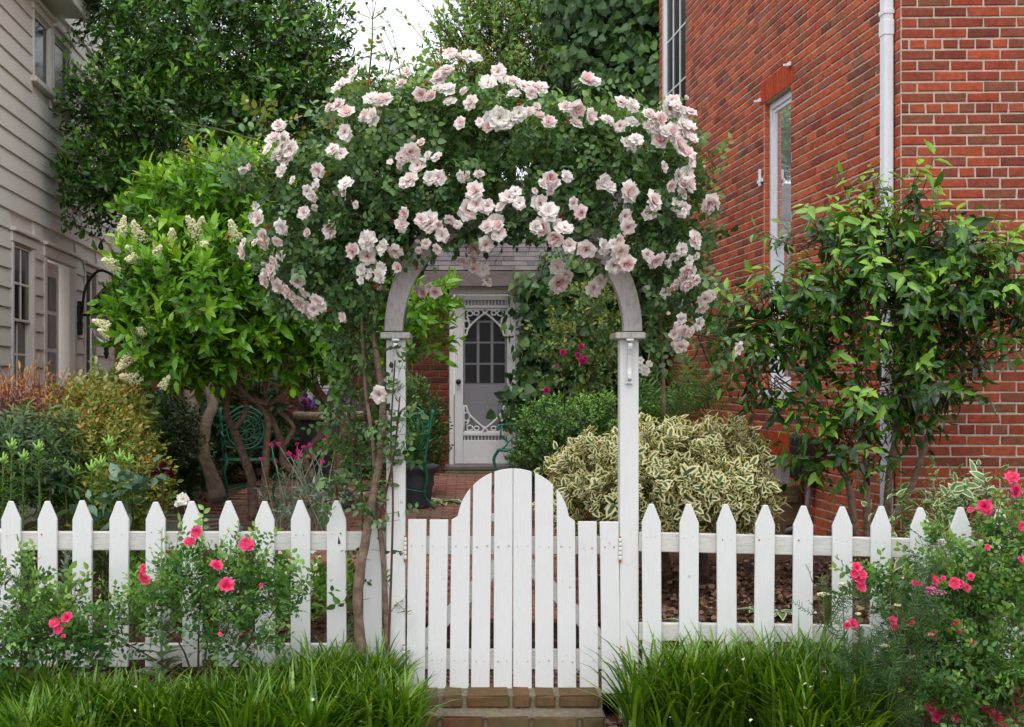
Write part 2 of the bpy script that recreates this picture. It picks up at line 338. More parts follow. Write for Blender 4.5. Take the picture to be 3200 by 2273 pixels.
def plant(root, clumps, n, k, leaf_len, tmpls, material, n_single=0, sprig=3.0, spread=(80, 30), pattern='spiral', up=.35, shell=(.6, 1.0), inner=.25, back=.4, rough=.22,
          growth=.35, mask=None, twigs=True, twigmat=None, tmul=1.0, tadd=0.0, droop=0.0, cell=26, leafjit=.25, pts=None, up_only=-1.0, start=.15, name='leaf', stuff='foliage'):
    if pts is None: P, U, rad = sample_clumps(clumps, n, shell, inner, back, rough, up_only)
    else: P, U = pts; rad = np.ones(len(P))
    if mask is not None: kk = mask(P); P, U, rad = P[kk], U[kk], rad[kk]
    A = U + np.array([0, 0, up]) + rng.normal(0, .3, P.shape); size = leaf_len * sprig * rng.uniform(.7, 1.25, len(P))
    S = sprig_matrices(P, A, size); NV = 6; var = rng.integers(0, NV, len(P)); Ms, tint = [], []
    base = rng.uniform(0, 1, len(P))
    for v in range(NV):
        L, tt = sprig_locals(k, spread, 1 / sprig, start=start, pattern=pattern, jitter=leafjit); s = np.nonzero(var == v)[0]
        if not len(s): continue
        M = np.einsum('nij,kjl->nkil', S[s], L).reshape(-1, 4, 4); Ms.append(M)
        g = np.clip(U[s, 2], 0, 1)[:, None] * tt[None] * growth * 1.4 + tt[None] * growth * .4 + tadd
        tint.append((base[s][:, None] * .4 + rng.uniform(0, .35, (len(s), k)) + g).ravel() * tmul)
    Ms = np.concatenate(Ms); tint = np.clip(np.concatenate(tint), 0, 1)
    if droop:
        Y = Ms[:, :3, 1]; ln = np.linalg.norm(Y, axis=1, keepdims=True); Yn = Y + np.array([0, 0, -droop]) * ln; R = frames(Yn, Ms[:, :3, 2] + np.array([0, -.15, .35]) * ln); Ms[:, :3, :3] = R * ln[:, :, None]
    if mask is not None:
        kk = mask(Ms[:, :3, 3] + Ms[:, :3, 1] * .8); Ms, tint = Ms[kk], tint[kk]
    put_leaves(root, Ms, tint, tmpls, material, n_single, cell, name, stuff)
    if twigs: put_twigs(root, S, .016, .6, twigmat)
    return S
T_OV = [leaf_tmpl(.52, f, d) for f, d in ((.25, .15), (.35, .3), (.15, .4), (.3, -.05))]
T_LANCE = [leaf_tmpl(.34, f, d, 'lance') for f, d in ((.3, .2), (.4, .35), (.2, .05), (.3, .5))]
T_PRIV = [leaf_tmpl(.42, f, d, 'ovate') for f, d in ((.35, .15), (.45, .28), (.25, .05), (.3, .4))]
T_OBO = [leaf_tmpl(.46, f, d, 'obovate') for f, d in ((.25, .15), (.35, .3), (.15, .0))]
T_ROUND = [leaf_tmpl(.74, f, d, 'round') for f, d in ((.2, .1), (.3, .3), (.1, .2), (.25, -.08))]
T_HEART = [leaf_tmpl(.85, f, d, 'heart') for f, d in ((.12, .2), (.2, .35), (.08, .1))]
T_NARROW = [leaf_tmpl(.2, f, d, 'lance') for f, d in ((.3, .3), (.3, .6), (.3, .05))]

# ------------------------------------------------------------------ flowers
def rose_mesh(seed, rings, open_, pink, stamens=True, ruffle=.12, name='bloom', mats=None):
    r = np.random.default_rng(seed); V, T, A, MI = [], [], [], []
    for ri, (cnt, tilt, size, curl, r0) in enumerate(rings):
        for k in range(cnt):
            ph = 2 * math.pi * (k + .5 * (ri % 2)) / cnt + r.normal(0, .15); th0 = math.radians(tilt + r.normal(0, 7)); sz = size * (1 + r.normal(0, .08)); nu, nv = 5, 5; off = len(V)
            wob = r.normal(0, ruffle, (nv, nu))
            rad, z = r0, 0.0
            for j in range(nv):
                v = j / (nv - 1)
                th = th0 + math.radians(curl) * v * v
                if j: rad += math.sin(th) * sz / (nv - 1); z += math.cos(th) * sz / (nv - 1)
                w = sz * .62 * (math.sin(min(v * 1.25 + .12, 1.0) * math.pi * .5)) * (1 if v < .9 else .86)
                for i in range(nu):
                    u = -1 + 2 * i / (nu - 1); cup = .22 * u * u * sz * math.cos(th); notch = -.08 * sz * (1 - abs(u)) if v == 1 else (-.12 * sz * u * u if v > .7 else 0)
                    rr = rad - cup + math.sin(th) * notch; lat = u * w; zz = z + .18 * u * u * sz * math.sin(th) + math.cos(th) * notch + wob[j, i] * sz * v * .6
                    V.append((rr * math.cos(ph) - lat * math.sin(ph), rr * math.sin(ph) + lat * math.cos(ph), zz))
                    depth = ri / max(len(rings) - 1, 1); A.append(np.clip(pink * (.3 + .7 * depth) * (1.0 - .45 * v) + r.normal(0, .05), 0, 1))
            for j in range(nv - 1):
                for i in range(nu - 1):
                    a = off + j * nu + i; T += [(a, a + 1, a + nu + 1), (a, a + nu + 1, a + nu)]; MI += [0, 0]
    if stamens:
        for k in range(14):
            ph = r.uniform(0, 6.28); rr = r.uniform(.02, .16) * open_; h = r.uniform(.1, .2); off = len(V)
            for d in (0, 2.1, 4.2): V.append((rr * math.cos(ph) + .03 * math.cos(d), rr * math.sin(ph) + .03 * math.sin(d), h))
            V.append((rr * .4 * math.cos(ph), rr * .4 * math.sin(ph), 0)); A += [0, 0, 0, 0]
            T += [(off, off + 1, off + 2), (off, off + 1, off + 3), (off + 1, off + 2, off + 3), (off + 2, off, off + 3)]; MI += [1] * 4
    off = len(V)                                                     # green sepals under the bloom
    for k in range(5):
        a = k * 1.257; V += [(.05 * math.cos(a - .9), .05 * math.sin(a - .9), -.03), (.05 * math.cos(a + .9), .05 * math.sin(a + .9), -.03), (.34 * math.cos(a), .34 * math.sin(a), -.08)]
        A += [.5] * 3; T += [(off + 3 * k, off + 3 * k + 1, off + 3 * k + 2)]; MI += [2]
    V = np.array(V); V /= np.abs(V[:, :2]).max() * 2.0                # unit diameter
    return tri_mesh(name, V, np.array(T), {'tint': A}, mats=mats, midx=np.array(MI))
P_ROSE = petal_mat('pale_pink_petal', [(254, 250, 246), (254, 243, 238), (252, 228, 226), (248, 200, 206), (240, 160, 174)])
P_CREAM = petal_mat('cream_petal', [(246, 243, 236), (242, 236, 224), (236, 222, 204)])
P_HOT = petal_mat('hot_pink_petal', [(250, 120, 160), (244, 60, 120), (226, 24, 92), (206, 14, 66)])
P_MAG = petal_mat('magenta_petal', [(214, 40, 130), (190, 16, 104), (150, 10, 80)])
M_STAMEN = flat('stamen', (222, 150, 50), .7, .2, .4, 60); M_SEPAL = flat('sepal', (92, 120, 56), .7, .3, .3, 40); M_SPENT = flat('spent_brown', (172, 118, 62), .9, .1, .4, 40)
M_YSTAMEN = flat('yellow_stamen', (244, 196, 70), .7, .2, .2, 60)
FULL = [(5, 78, .62, 25, .05), (6, 62, .56, 30, .04), (6, 46, .5, 25, .03), (6, 30, .42, 20, .02), (5, 16, .34, 10, .01)]
OPEN = [(5, 80, .66, 12, .05), (6, 68, .56, 15, .05), (5, 52, .42, 15, .06)]
CUP = [(5, 55, .6, 35, .04), (5, 38, .56, 25, .03), (5, 22, .5, 18, .02), (4, 10, .42, 10, .01)]
FLAT5 = [(5, 82, .7, 8, .05), (5, 72, .5, 10, .05)]
ROSES = [rose_mesh(i, FULL, .5, .75, False, mats=[P_ROSE, M_STAMEN, M_SEPAL]) for i in range(4)] + [rose_mesh(10 + i, OPEN, 1, .45, True, mats=[P_ROSE, M_STAMEN, M_SEPAL]) for i in range(3)] + \
        [rose_mesh(20 + i, CUP, .5, 1.0, False, mats=[P_ROSE, M_STAMEN, M_SEPAL]) for i in range(3)] + [rose_mesh(30 + i, OPEN, 1, .1, True, .2, mats=[P_ROSE, M_STAMEN, M_SEPAL]) for i in range(2)] + \
        [rose_mesh(35 + i, FULL, 1, .25, False, .18, mats=[P_ROSE, M_STAMEN, M_SEPAL]) for i in range(2)]
CREAMS = [rose_mesh(40 + i, FLAT5, 1, .3, True, .25, mats=[P_CREAM, M_STAMEN, M_SEPAL]) for i in range(2)] + [rose_mesh(44 + i, FULL, 1, .2, False, .2, mats=[P_CREAM, M_STAMEN, M_SEPAL]) for i in range(2)]
HOTS = [rose_mesh(50 + i, OPEN, 1, .55, True, .15, mats=[P_HOT, M_YSTAMEN, M_SEPAL]) for i in range(3)] + [rose_mesh(55 + i, FULL, 1, .6, False, .15, mats=[P_HOT, M_YSTAMEN, M_SEPAL]) for i in range(2)]
MAGS = [rose_mesh(60 + i, FULL, 1, .6, False, .2, mats=[P_MAG, M_YSTAMEN, M_SEPAL]) for i in range(2)]
CAMPION = [rose_mesh(65, [(5, 84, .7, 5, .04)], 1, .5, False, .1, mats=[P_MAG, M_YSTAMEN, M_SEPAL])]
BUD = rose_mesh(70, [(4, 8, .9, -14, .2), (3, 4, .9, -10, .1)], 1, 1.0, False, .02, name='bud', mats=[P_ROSE, M_STAMEN, M_SEPAL])
GBUD = rose_mesh(71, [(4, 8, .9, -14, .2), (3, 4, .9, -10, .1)], 1, 1.0, False, .02, name='bud', mats=[M_SEPAL, M_SEPAL, M_SEPAL])
def spent_mesh():
    r = np.random.default_rng(3); V, T = [], []
    for k in range(26):
        a = r.uniform(0, 6.28); e = r.uniform(-.3, 1.4); d = np.array([math.cos(a) * math.cos(e), math.sin(a) * math.cos(e), math.sin(e)]); s = unit(np.cross(d, r.normal(size=3))) * .09; o = len(V)
        V += [d * .05 - s, d * .05 + s, d * r.uniform(.25, .5)]; T.append((o, o + 1, o + 2))
    return tri_mesh('spent_bloom', np.array(V), np.array(T), mats=[M_SPENT], smooth=False)
SPENT = spent_mesh()
def put_flower(root, me, p, d, size, name='bloom'):
    o = bpy.data.objects.new(name, me); COL.objects.link(o); o.parent = root
    q = Vector(d).to_track_quat('Z', 'Y').to_matrix() @ Matrix.Rotation(random.uniform(0, 6.28), 3, 'Z'); s = size
    M = q.to_4x4() @ Matrix.Diagonal((s, s, s, 1)); M.translation = Vector(p) - origin_of(root); o.matrix_basis = M; return o

# ------------------------------------------------------------------ ground
GX0, GX1 = -.34, .80                                              # the gateway
def smooth(t): t = np.clip(t, 0, 1); return t * t * (3 - 2 * t)
def gz(x, y):
    x = np.asarray(x, float); y = np.asarray(y, float)
    front = -.25 + .15 * smooth((y - 4.9) / 1.2) + .08 * smooth((y - 6.05) / .35)
    inside = (x > GX0 - .02) & (x < GX1 + .02)
    y0 = np.where(inside, 6.83, 6.42); y1 = np.where(inside, 6.88, 6.78)
    rise = smooth((y - y0) / (y1 - y0)); back = .225 + np.clip(y - 6.75, 0, 9.5) * .03
    back = back + np.where(inside, 0, .05 * smooth((x - .9) / .5) * smooth((10 - y) / 1.5))
    base = np.where(inside & (y > 6.0), -.14, front)
    return base * (1 - rise) + back * rise
xs = np.unique(np.concatenate([np.linspace(-80, -6, 12), np.linspace(-6, 6, 121), np.linspace(6, 80, 12), [GX0 - .03, GX0 - .015, GX1 + .015, GX1 + .03]]))
ys = np.unique(np.concatenate([np.linspace(-20, 4.5, 10), np.linspace(4.5, 8.5, 90), np.linspace(8.5, 17, 40), np.linspace(17, 120, 14)]))
XX, YY = np.meshgrid(xs, ys, indexing='ij'); ZZ = gz(XX, YY) + rng.normal(0, .006, XX.shape) * ((YY > 4.8) & (YY < 17))
nx, ny = len(xs), len(ys); ii = (np.arange(nx - 1)[:, None] * ny + np.arange(ny - 1)[None]).ravel()
T = np.concatenate([np.stack([ii, ii + ny, ii + ny + 1], 1), np.stack([ii, ii + ny + 1, ii + 1], 1)])
m, nt, b = mat('mulch_soil', .95, .1)
c = ramp(nt, noise(nt, 26, 8, None, .75), [(.3, lin((44, 32, 26))), (.5, lin((84, 60, 48))), (.62, lin((112, 82, 66))), (.75, lin((150, 120, 98)))])
nt.links.new(c, b.inputs['Base Color']); bump(nt, b, noise(nt, 40, 8), 1, .03); M_SOIL = m
go = link('ground', tri_mesh('ground', np.stack([XX.ravel(), YY.ravel(), ZZ.ravel()], 1), T, mats=[M_SOIL])); tag(go, 'dark mulch and soil of the garden and the strip outside its fence', kind='structure')

# ------------------------------------------------------------------ bricks
def brick_geo(w, h, proud=.012, r=None, ch=.006):
    """one brick face standing proud of the mortar; local u right, n out (toward -Y), v up; origin at its centre on the mortar plane"""
    r = r or rng; j = lambda s: r.normal(0, s, 4); a, b_ = w / 2, h / 2; sx = np.array([-1, 1, 1, -1]); sz = np.array([-1, -1, 1, 1])
    back = np.stack([sx * a, np.full(4, .02), sz * b_], 1); mid = np.stack([sx * a + j(.0015), -proud + ch * .7 + j(.001), sz * b_ + j(.0015)], 1)
    fr = np.stack([sx * (a - ch) + j(.0015), -proud + j(.0012), sz * (b_ - ch) + j(.0015)], 1); V = np.concatenate([back, mid, fr])
    Q = [(8, 9, 10, 11)] + [(i, (i + 1) % 4, 4 + (i + 1) % 4, 4 + i) for i in range(4)] + [(4 + i, 4 + (i + 1) % 4, 8 + (i + 1) % 4, 8 + i) for i in range(4)]
    return V, np.array([t for q in Q for t in ((q[0], q[1], q[2]), (q[0], q[2], q[3]))])
def brick_cells(L, H, course=.0705, openings=(), flip=False, hdr=7, z0=0):
    out = []; row = 0; v = z0
    while v < H:
        if row % hdr == hdr - 1: wb, off = .1075, .0537
        else: wb, off = .215, (.1075 if row % 2 else 0)
        u = -off
        while u < L:
            b_ = L if L - (u + wb) < .06 else u + wb; a, b_ = max(u, 0) + .006, b_ - .006; segs = [(a, b_)] if b_ - a > .02 else []
            for (o0, o1, p0, p1) in openings:
                if v + course > p0 + .01 and v < p1 - .01:
                    segs = [s for (x0, x1) in segs for s in (((x0, min(x1, o0 - .004)), (max(x0, o1 + .004), x1)) if (x1 > o0 and x0 < o1) else ((x0, x1),))]
            out += [(x0, x1, v + .0062, v + course - .0062) for x0, x1 in segs if x1 - x0 > .03]
            u += wb
        v += course; row += 1
    return out
def brick_wall(wall, origin, U, cells, material, n_single, score, name='brick', rest='brickwork', proud=.007, keep=None):
    """lays cells (u0,u1,v0,v1) along U from origin; the n_single that show largest become parts of the wall"""
    U = Vector(U).normalized(); Nn = Vector((-U.y, U.x, 0)); W = Matrix((U, Nn, Vector((0, 0, 1)))).transposed().to_4x4(); W.translation = Vector(origin); Wn = np.array(W)
    o0 = np.array(origin_of(wall)); cells = np.array(cells); c = np.stack([(cells[:, 0] + cells[:, 1]) / 2, np.zeros(len(cells)), (cells[:, 2] + cells[:, 3]) / 2], 1)
    P = c @ Wn[:3, :3].T + Wn[:3, 3]; px = project(P); vis = (px[:, 0] > -20) & (px[:, 0] < 3220) & (px[:, 1] > -30) & (px[:, 1] < 2290) & (P[:, 1] > 1)
    sc = np.where(vis, score(px, P), -1e9); order = np.argsort(-sc); single = np.zeros(len(cells), bool); single[order[:n_single]] = True; single &= sc > -1e8
    cache = {}; Vs, Ts, As, off = [], [], [], 0
    for i, (u0, u1, v0, v1) in enumerate(cells):
        w, h = u1 - u0, v1 - v0; tint = float(np.clip(rng.uniform(0, 1), 0, 1))
        if single[i]:
            big = w > .15 or h > .15; k = (big, int(rng.integers(0, 8)))
            if k not in cache:
                V, T = brick_geo(.205 if big else .0975, .0605, proud); cache[k] = tri_mesh(name, V, T, {'tint': np.full(len(V), (k[1] + .5) / 8)}, smooth=False, mats=[material])
            M = W @ Matrix.Translation(Vector((*c[i],))) @ Matrix.Diagonal((w / (.205 if big else .0975), 1, h / .0605, 1)); M.translation = M.translation - Vector(o0)
            o = bpy.data.objects.new(name, cache[k]); COL.objects.link(o); o.parent = wall; o.matrix_basis = M
        else:
            V, T = brick_geo(w, h, proud); V = (V + c[i]) @ Wn[:3, :3].T + Wn[:3, 3] - o0; Vs.append(V); Ts.append(T + off); As.append(np.full(len(V), tint)); off += len(V)
    if Vs:
        me = tri_mesh(rest, np.concatenate(Vs), np.concatenate(Ts), {'tint': np.concatenate(As)}, smooth=False, mats=[material]); o = bpy.data.objects.new(rest, me); COL.objects.link(o); o.parent = wall; o['kind'] = 'stuff'
def slab(mb, origin, U, L, H, thick, openings, m=0):
    """a wall slab behind its face plane, built round its openings"""
    U = Vector(U).normalized(); Nn = Vector((-U.y, U.x, 0)); Mr = Matrix((U, Nn, Vector((0, 0, 1)))).transposed(); O = Vector(origin)
    us = sorted({0, L, *[v for o in openings for v in o[:2]]}); vz = sorted({0, H, *[v for o in openings for v in o[2:4]]})
    for a, b_ in zip(us, us[1:]):
        cur = None
        for p, q in zip(vz, vz[1:]):
            hole = any(o[0] <= (a + b_) / 2 <= o[1] and o[2] <= (p + q) / 2 <= o[3] for o in openings)
            if not hole: cur = (cur[0], q) if cur else (p, q)
            if (hole or q == vz[-1]) and cur:
                mb.box(O + Mr @ Vector(((a + b_) / 2, thick / 2, (cur[0] + cur[1]) / 2)), (b_ - a, thick, cur[1] - cur[0]), Mr, m); cur = None
def frame_of(origin, U):
    U = Vector(U).normalized(); W = Matrix((U, Vector((-U.y, U.x, 0)), Vector((0, 0, 1)))).transposed().to_4x4(); W.translation = Vector(origin); return W
class LB(MB):
    """MB working in a wall frame: u along, n into the wall, v up"""
    def __init__(s, W): super().__init__(); s.W = W; s.R = W.to_3x3()
    def b(s, u0, u1, n0, n1, v0, v1, m=0): s.box(s.W @ Vector(((u0 + u1) / 2, (n0 + n1) / 2, (v0 + v1) / 2)), (u1 - u0, n1 - n0, v1 - v0), s.R, m)
    def p(s, pts, n0, n1, m=0): s.prism(pts, n0, n1, m, s.W)

# ------------------------------------------------------------------ red brick house
DV = -.075                                                        # side walls run away at this slope
def side_x(K, Y): return (1160 - PX) / F * Y + K
KR, KL = 13968 / F, -11774 / F
hr = empty('brick_house', (side_x(KR, 8.44), 8.44, 0), 'red brick house with tall white sash window and white downspout on its corner', 'house')
# side wall: local u runs from far to near so that its face looks to the left
Yn, Yf = 8.44, 15.5; Un = Vector((-DV, -1, 0)).normalized(); O_s = Vector((side_x(KR, Yf), Yf, 0)); SC = math.hypot(1, DV); L_s = (Yf - Yn) * SC
u_of = lambda Y: (Yf - Y) * SC
WIN1 = (u_of(11.38), u_of(10.64), 1.4805, 4.0185); WIN2 = (u_of(15.35), u_of(14.2), 2.4, 6.3); BAS = (u_of(11.45), u_of(10.7), .34, .9165)
LINT1 = (WIN1[0] - .07, WIN1[1] + .07, 4.0185, 4.23); LINTB = (BAS[0] - .03, BAS[1] + .03, .9165, 1.128)
mb = MB(); slab(mb, O_s, Un, L_s, 7.0, .3, [WIN1, WIN2, BAS]); wall_s = mb.build('wall', M_MORTAR, hr)
cells = brick_cells(L_s, 7.0, .0705, [WIN1, WIN2, BAS, LINT1, LINTB])
brick_wall(wall_s, O_s, Un, cells, M_BRICK_R, 110, lambda px, P: -P[:, 1] - np.where((px[:, 1] > 1600), 9, 0))
def soldier(op, n):
    w = (op[1] - op[0]) / n; return [(op[0] + i * w + .0035, op[0] + (i + 1) * w - .0035, op[2] + .004, op[3] - .004) for i in range(n)]
brick_wall(wall_s, O_s, Un, soldier(LINT1, 12) + soldier(LINTB, 12), M_SOLDIER, 0, lambda px, P: P[:, 2], 'brick', 'lintel', .009)
# front wall, its near end toward the street
O_f = Vector((side_x(KR, 8.44), 8.44, 0)); U_f = Vector((1, -.035, 0)); FW = frame_of(O_f, U_f)
mb = MB(); slab(mb, O_f, U_f, 2.4, 7.0, .29, []); wall_f = mb.build('wall', M_MORTAR, hr)
brick_wall(wall_f, O_f, U_f, brick_cells(2.4, 7.0, .0705, [], hdr=6), M_BRICK_F, 166, lambda px, P: -np.abs(px[:, 1] - 900) + np.where(px[:, 0] > 3230, -5000, 0))
WS = frame_of(O_s, Un)
def sash_window(parent, W, op, depth, mw, glassm, fw=.05, mid=.5, muntins=(0, 0), bottom_muntins=(0, 0), name='window', st=.035):
    u0, u1, v0, v1 = op; f = LB(W); d0, d1 = depth, depth + .09; e = .003
    f.b(u0 + e, u0 + fw, d0, d1, v0 + e, v1 - e); f.b(u1 - fw, u1 - e, d0, d1, v0 + e, v1 - e); f.b(u0 + fw, u1 - fw, d0, d1, v1 - fw, v1 - e); f.b(u0 + fw, u1 - fw, d0, d1, v0 + e, v0 + fw * 1.3)
    w = f.build(name, mw, parent, .004)
    vm = v0 + (v1 - v0) * mid
    for k, (a, b_, dd, mu) in enumerate(((vm - .02, v1 - fw, d0 + .015, muntins), (v0 + fw * 1.3, vm + .02, d0 + .045, bottom_muntins))):
        s = LB(W); t = st; s.b(u0 + fw, u0 + fw + t, dd, dd + .03, a, b_); s.b(u1 - fw - t, u1 - fw, dd, dd + .03, a, b_); s.b(u0 + fw + t, u1 - fw - t, dd, dd + .03, b_ - t, b_); s.b(u0 + fw + t, u1 - fw - t, dd, dd + .03, a, a + t)
        for i in range(mu[0]): x = u0 + fw + t + (u1 - u0 - 2 * fw - 2 * t) * (i + 1) / (mu[0] + 1); s.b(x - .01, x + .01, dd + .002, dd + .026, a + t, b_ - t)
        for i in range(mu[1]): z = a + t + (b_ - a - 2 * t) * (i + 1) / (mu[1] + 1); s.b(u0 + fw + t, u1 - fw - t, dd + .004, dd + .024, z - .01, z + .01)
        s.build('sash', mw, w, .003)
        g = LB(W); g.b(u0 + fw + t - .004, u1 - fw - t + .004, dd + .012, dd + .018, a + t - .004, b_ - t + .004); g.build('pane', glassm, w)
    return w
w1 = sash_window(hr, WS, WIN1, .05, M_VINYL, M_SKYGLASS, .06, .52)
f = LB(WS); f.b(WIN1[0] - .05, WIN1[1] + .05, -.04, .1, WIN1[2] - .075, WIN1[2] - .004); f.build('sill', M_VINYL, w1, .004)
f = LB(WS); f.b(WIN1[0] + .05, WIN1[1] - .05, .22, .23, WIN1[2] + .1, WIN1[3] - .1); f.build('blind', M_STONE, w1)
jb = LB(WS)
for k in range(int((WIN1[3] - WIN1[2]) / .0705)):
    z = WIN1[2] + .004 + k * .0705; n1 = .05
    jb.b(WIN1[0] - .01, WIN1[0] + .012 + random.uniform(0, .002), .004, n1 - .005, z + .005, z + .0655)
jo = jb.build('jamb_brickwork', M_BRICK_R, wall_s, .004, 'stuff'); jo.data.attributes.new('tint', 'FLOAT', 'POINT').data.foreach_set('value', np.full(len(jo.data.vertices), .5, np.float32))
w2 = sash_window(hr, WS, WIN2, .012, M_VINYL, M_BLACKGLASS, .06, .5, (2, 2))
w3 = sash_window(hr, WS, BAS, .12, M_TRIM, M_DOORIN, .07, .5)
for (u, v) in ((WIN1[0] - .1, 4.05), (WIN1[1] - .02, 4.17)):
    f = LB(WS); f.b(u, u + .06, -.03, -.012, v, v + .035); f.b(u + .02, u + .04, -.07, -.03, v, v + .02); f.build('shutter_hook', M_VINYL, hr, .003)
f = LB(WS); f.b(WIN1[0] - .12, WIN1[0] + .03, -.03, -.014, 3.33, 3.36); f.b(WIN1[0] - .06, WIN1[0] - .03, -.035, -.014, 3.3, 3.45); f.build('shutter_hook', M_VINYL, hr, .003)
# downspout on the side wall beside the corner
ds = empty('downspout', at(2779, 1600, 8.56), 'white ridged downspout running down beside the brick house corner', 'downspout')
ud = u_of(8.56); f = LB(WS); f.b(ud - .042, ud + .042, -.075, -.016, .27, 7.0)
for k in range(4): f.b(ud - .036 + k * .021, ud - .026 + k * .021, -.079, -.073, .27, 7.0)
f.build('pipe', M_VINYL, ds, .004)
for v in (4.0, 1.9): f = LB(WS); f.b(ud - .048, ud + .048, -.083, -.012, v, v + .03); f.build('strap', M_VINYL, ds, .002)
f = LB(WS); f.b(ud - .047, ud + .047, -.082, -.012, 3.86, 3.96); f.build('pipe_joint', M_VINYL, ds, .003)
# things fixed to the side wall
bx = empty('electrical_box', WS @ Vector((u_of(10.3), -.1, .35)), 'brown ribbed utility box on the brick wall beside the yellow edged shrub', 'utility box')
f = LB(WS); f.b(u_of(10.72), u_of(10.3), -.22, -.013, .30, .72); f.build('case', M_BROWNBOX, bx, .012)
for v in (.4, .58): f = LB(WS); f.b(u_of(10.3) + .001, u_of(10.3) + .02, -.16, -.06, v, v + .05); f.build('latch', M_BROWNBOX, bx, .004)
cd = MB(); cd.tube([WS @ Vector((u_of(10.05), -.05, 1.1)), WS @ Vector((u_of(10.05), -.06, .62)), WS @ Vector((u_of(10.15), -.1, .42)), WS @ Vector((u_of(10.5), -.2, .30)), WS @ Vector((u_of(10.9), -.28, .27))], .022, 8)
co = cd.build('conduit', M_GREYMETAL); tag(co, 'grey conduit curving down the brick wall to the mulch', 'conduit')
mt = empty('meter_box', WS @ Vector((u_of(10.0), -.1, .9)), 'black meter box on the brick wall half behind the glossy shrub', 'meter box')
f = LB(WS); f.b(u_of(10.28), u_of(9.95), -.14, -.013, .78, 1.12); f.build('case', M_IRON, mt, .01)
f = LB(WS); f.b(u_of(10.24), u_of(9.99), -.15, -.141, .86, 1.04); f.build('cover', M_IRON, mt, .003)
wp = empty('wall_planter', WS @ Vector((u_of(13.2), -.1, 1.6)), 'round brown wooden hoop holder with crossed wires on the brick wall', 'wall holder')
hp = MB(); c0 = WS @ Vector((u_of(13.0), -.16, 1.95)); ax = Vector((1, .1, 0))
hp.tube([c0 + Vector((.2 * math.cos(a), -.05, .42 * math.sin(a))) for a in np.linspace(0, 2 * math.pi, 14)[:-1]], .045, 8, closed=True); hp.build('hoop', M_WOOD, wp)
hp = MB(); hp.tube([c0 + Vector((-.12, -.05, -.3)), c0 + Vector((.12, -.05, .3))], .007, 5); hp.build('wire', M_IRON, wp)
hp = MB(); hp.tube([c0 + Vector((.12, -.05, -.3)), c0 + Vector((-.12, -.05, .3))], .007, 5); hp.build('wire', M_IRON, wp)
hk = MB(); p0 = WS @ Vector((u_of(12.3), -.02, 0)); hk.tube([p0 + Vector((0, 0, 5.42)), p0 + Vector((-.05, 0, 5.4)), p0 + Vector((-.07, 0, 5.33)), p0 + Vector((-.03, 0, 5.3))], .008, 5)
tag(hk.build('wall_hook', M_IRON), 'small black iron hook high on the brick side wall', 'hook')
bk = empty('bracket_hook', WS @ Vector((u_of(14.3), -.05, 4.2)), 'black iron plant hook on the wall beside the dark window', 'hook')
hk = MB(); p0 = WS @ Vector((u_of(14.05), -.02, 3.75)); hk.tube([p0, p0 + Vector((-.1, 0, .02)), p0 + Vector((-.14, 0, .1)), p0 + Vector((-.1, 0, .22))], .012, 5); hk.build('hook', M_IRON, bk)
hk = MB(); hk.box(p0 + Vector((0, 0, .02)), (.02, .03, .14)); hk.build('plate', M_IRON, bk)

# ------------------------------------------------------------------ clapboard house
hl = empty('clapboard_house', (side_x(KL, 10), 10, 0), 'pale grey clapboard house with white trimmed narrow windows and door', 'house')
Y0, Y1 = 8.8, 14.3; O_l = Vector((side_x(KL, Y0), Y0, 0)); U_l = Vector((DV, 1, 0)); WL = frame_of(O_l, U_l); ul = lambda Y: (Y - Y0) * SC; L_l = ul(Y1)
def Yl(px): return -11774 / (px - 1160)
def zl(px, py): return CAMZ - (py - PY) / F * Yl(px)
LW = (ul(Yl(26)), ul(Yl(100)), zl(35, 1232), zl(35, 726)); LD = (ul(Yl(128)), ul(Yl(230)), .45, zl(150, 775)); LS = (ul(Yl(255)), ul(Yl(296)), .5, zl(260, 828))
UW1 = (ul(Yl(93)), ul(Yl(153)), zl(100, 243), zl(100, 12)); UW2 = (ul(Yl(156)), ul(Yl(212)), UW1[2] - .03, UW1[3] - .03)
ops = [LW, LD, LS, UW1, UW2]
mb = MB(); slab(mb, O_l, U_l, L_l, 5.3, .25, ops); wall_l = mb.build('wall', M_SIDING, hl)
EXP = .158
def board_segs(v0, v1):
    segs = [(0, L_l)]
    for o in ops:
        if v1 > o[2] - .03 and v0 < o[3] + .05: segs = [s for (a, b_) in segs for s in ((a, min(b_, o[0] - .004)), (max(a, o[1] + .004), b_)) if s[1] - s[0] > .02]
    return segs
k = 0; v = .1
while v < 5.1:
    for a, b_ in board_segs(v, v + EXP):
        # a bevelled board: thick at its lower edge
        f = LB(WL); vs = [WL @ Vector((x, n, z)) for x in (a, b_) for (n, z) in ((-.030 + random.uniform(-.002, .002), v), (-.010, v + EXP + .012), (.01, v + EXP + .012), (.01, v))]
        f.add(vs, [(0, 1, 2, 3), (7, 6, 5, 4), (0, 4, 5, 1), (1, 5, 6, 2), (2, 6, 7, 3), (3, 7, 4, 0)]); f.build('clapboard', M_SIDING, wall_l)
    v += EXP
def trim(op, parent, W=.06, head=.08, sill=True, name='trim'):
    f = LB(WL); u0, u1, v0, v1 = op; n0 = -.034
    f.b(u0 + .002, u0 + W, n0, .02, v0, v1 - head); f.b(u1 - W, u1 - .002, n0, .02, v0, v1 - head); f.b(u0 - .01, u1 + .01, n0 - .006, .02, v1 - head + .001, v1); f.b(u0 - .03, u1 + .03, n0 - .035, .02, v1 + .002, v1 + .035)
    if sill: f.b(u0 - .03, u1 + .03, n0 - .03, .02, v0 - .05, v0 - .002)
    return f.build(name, M_TRIM, parent, .005)
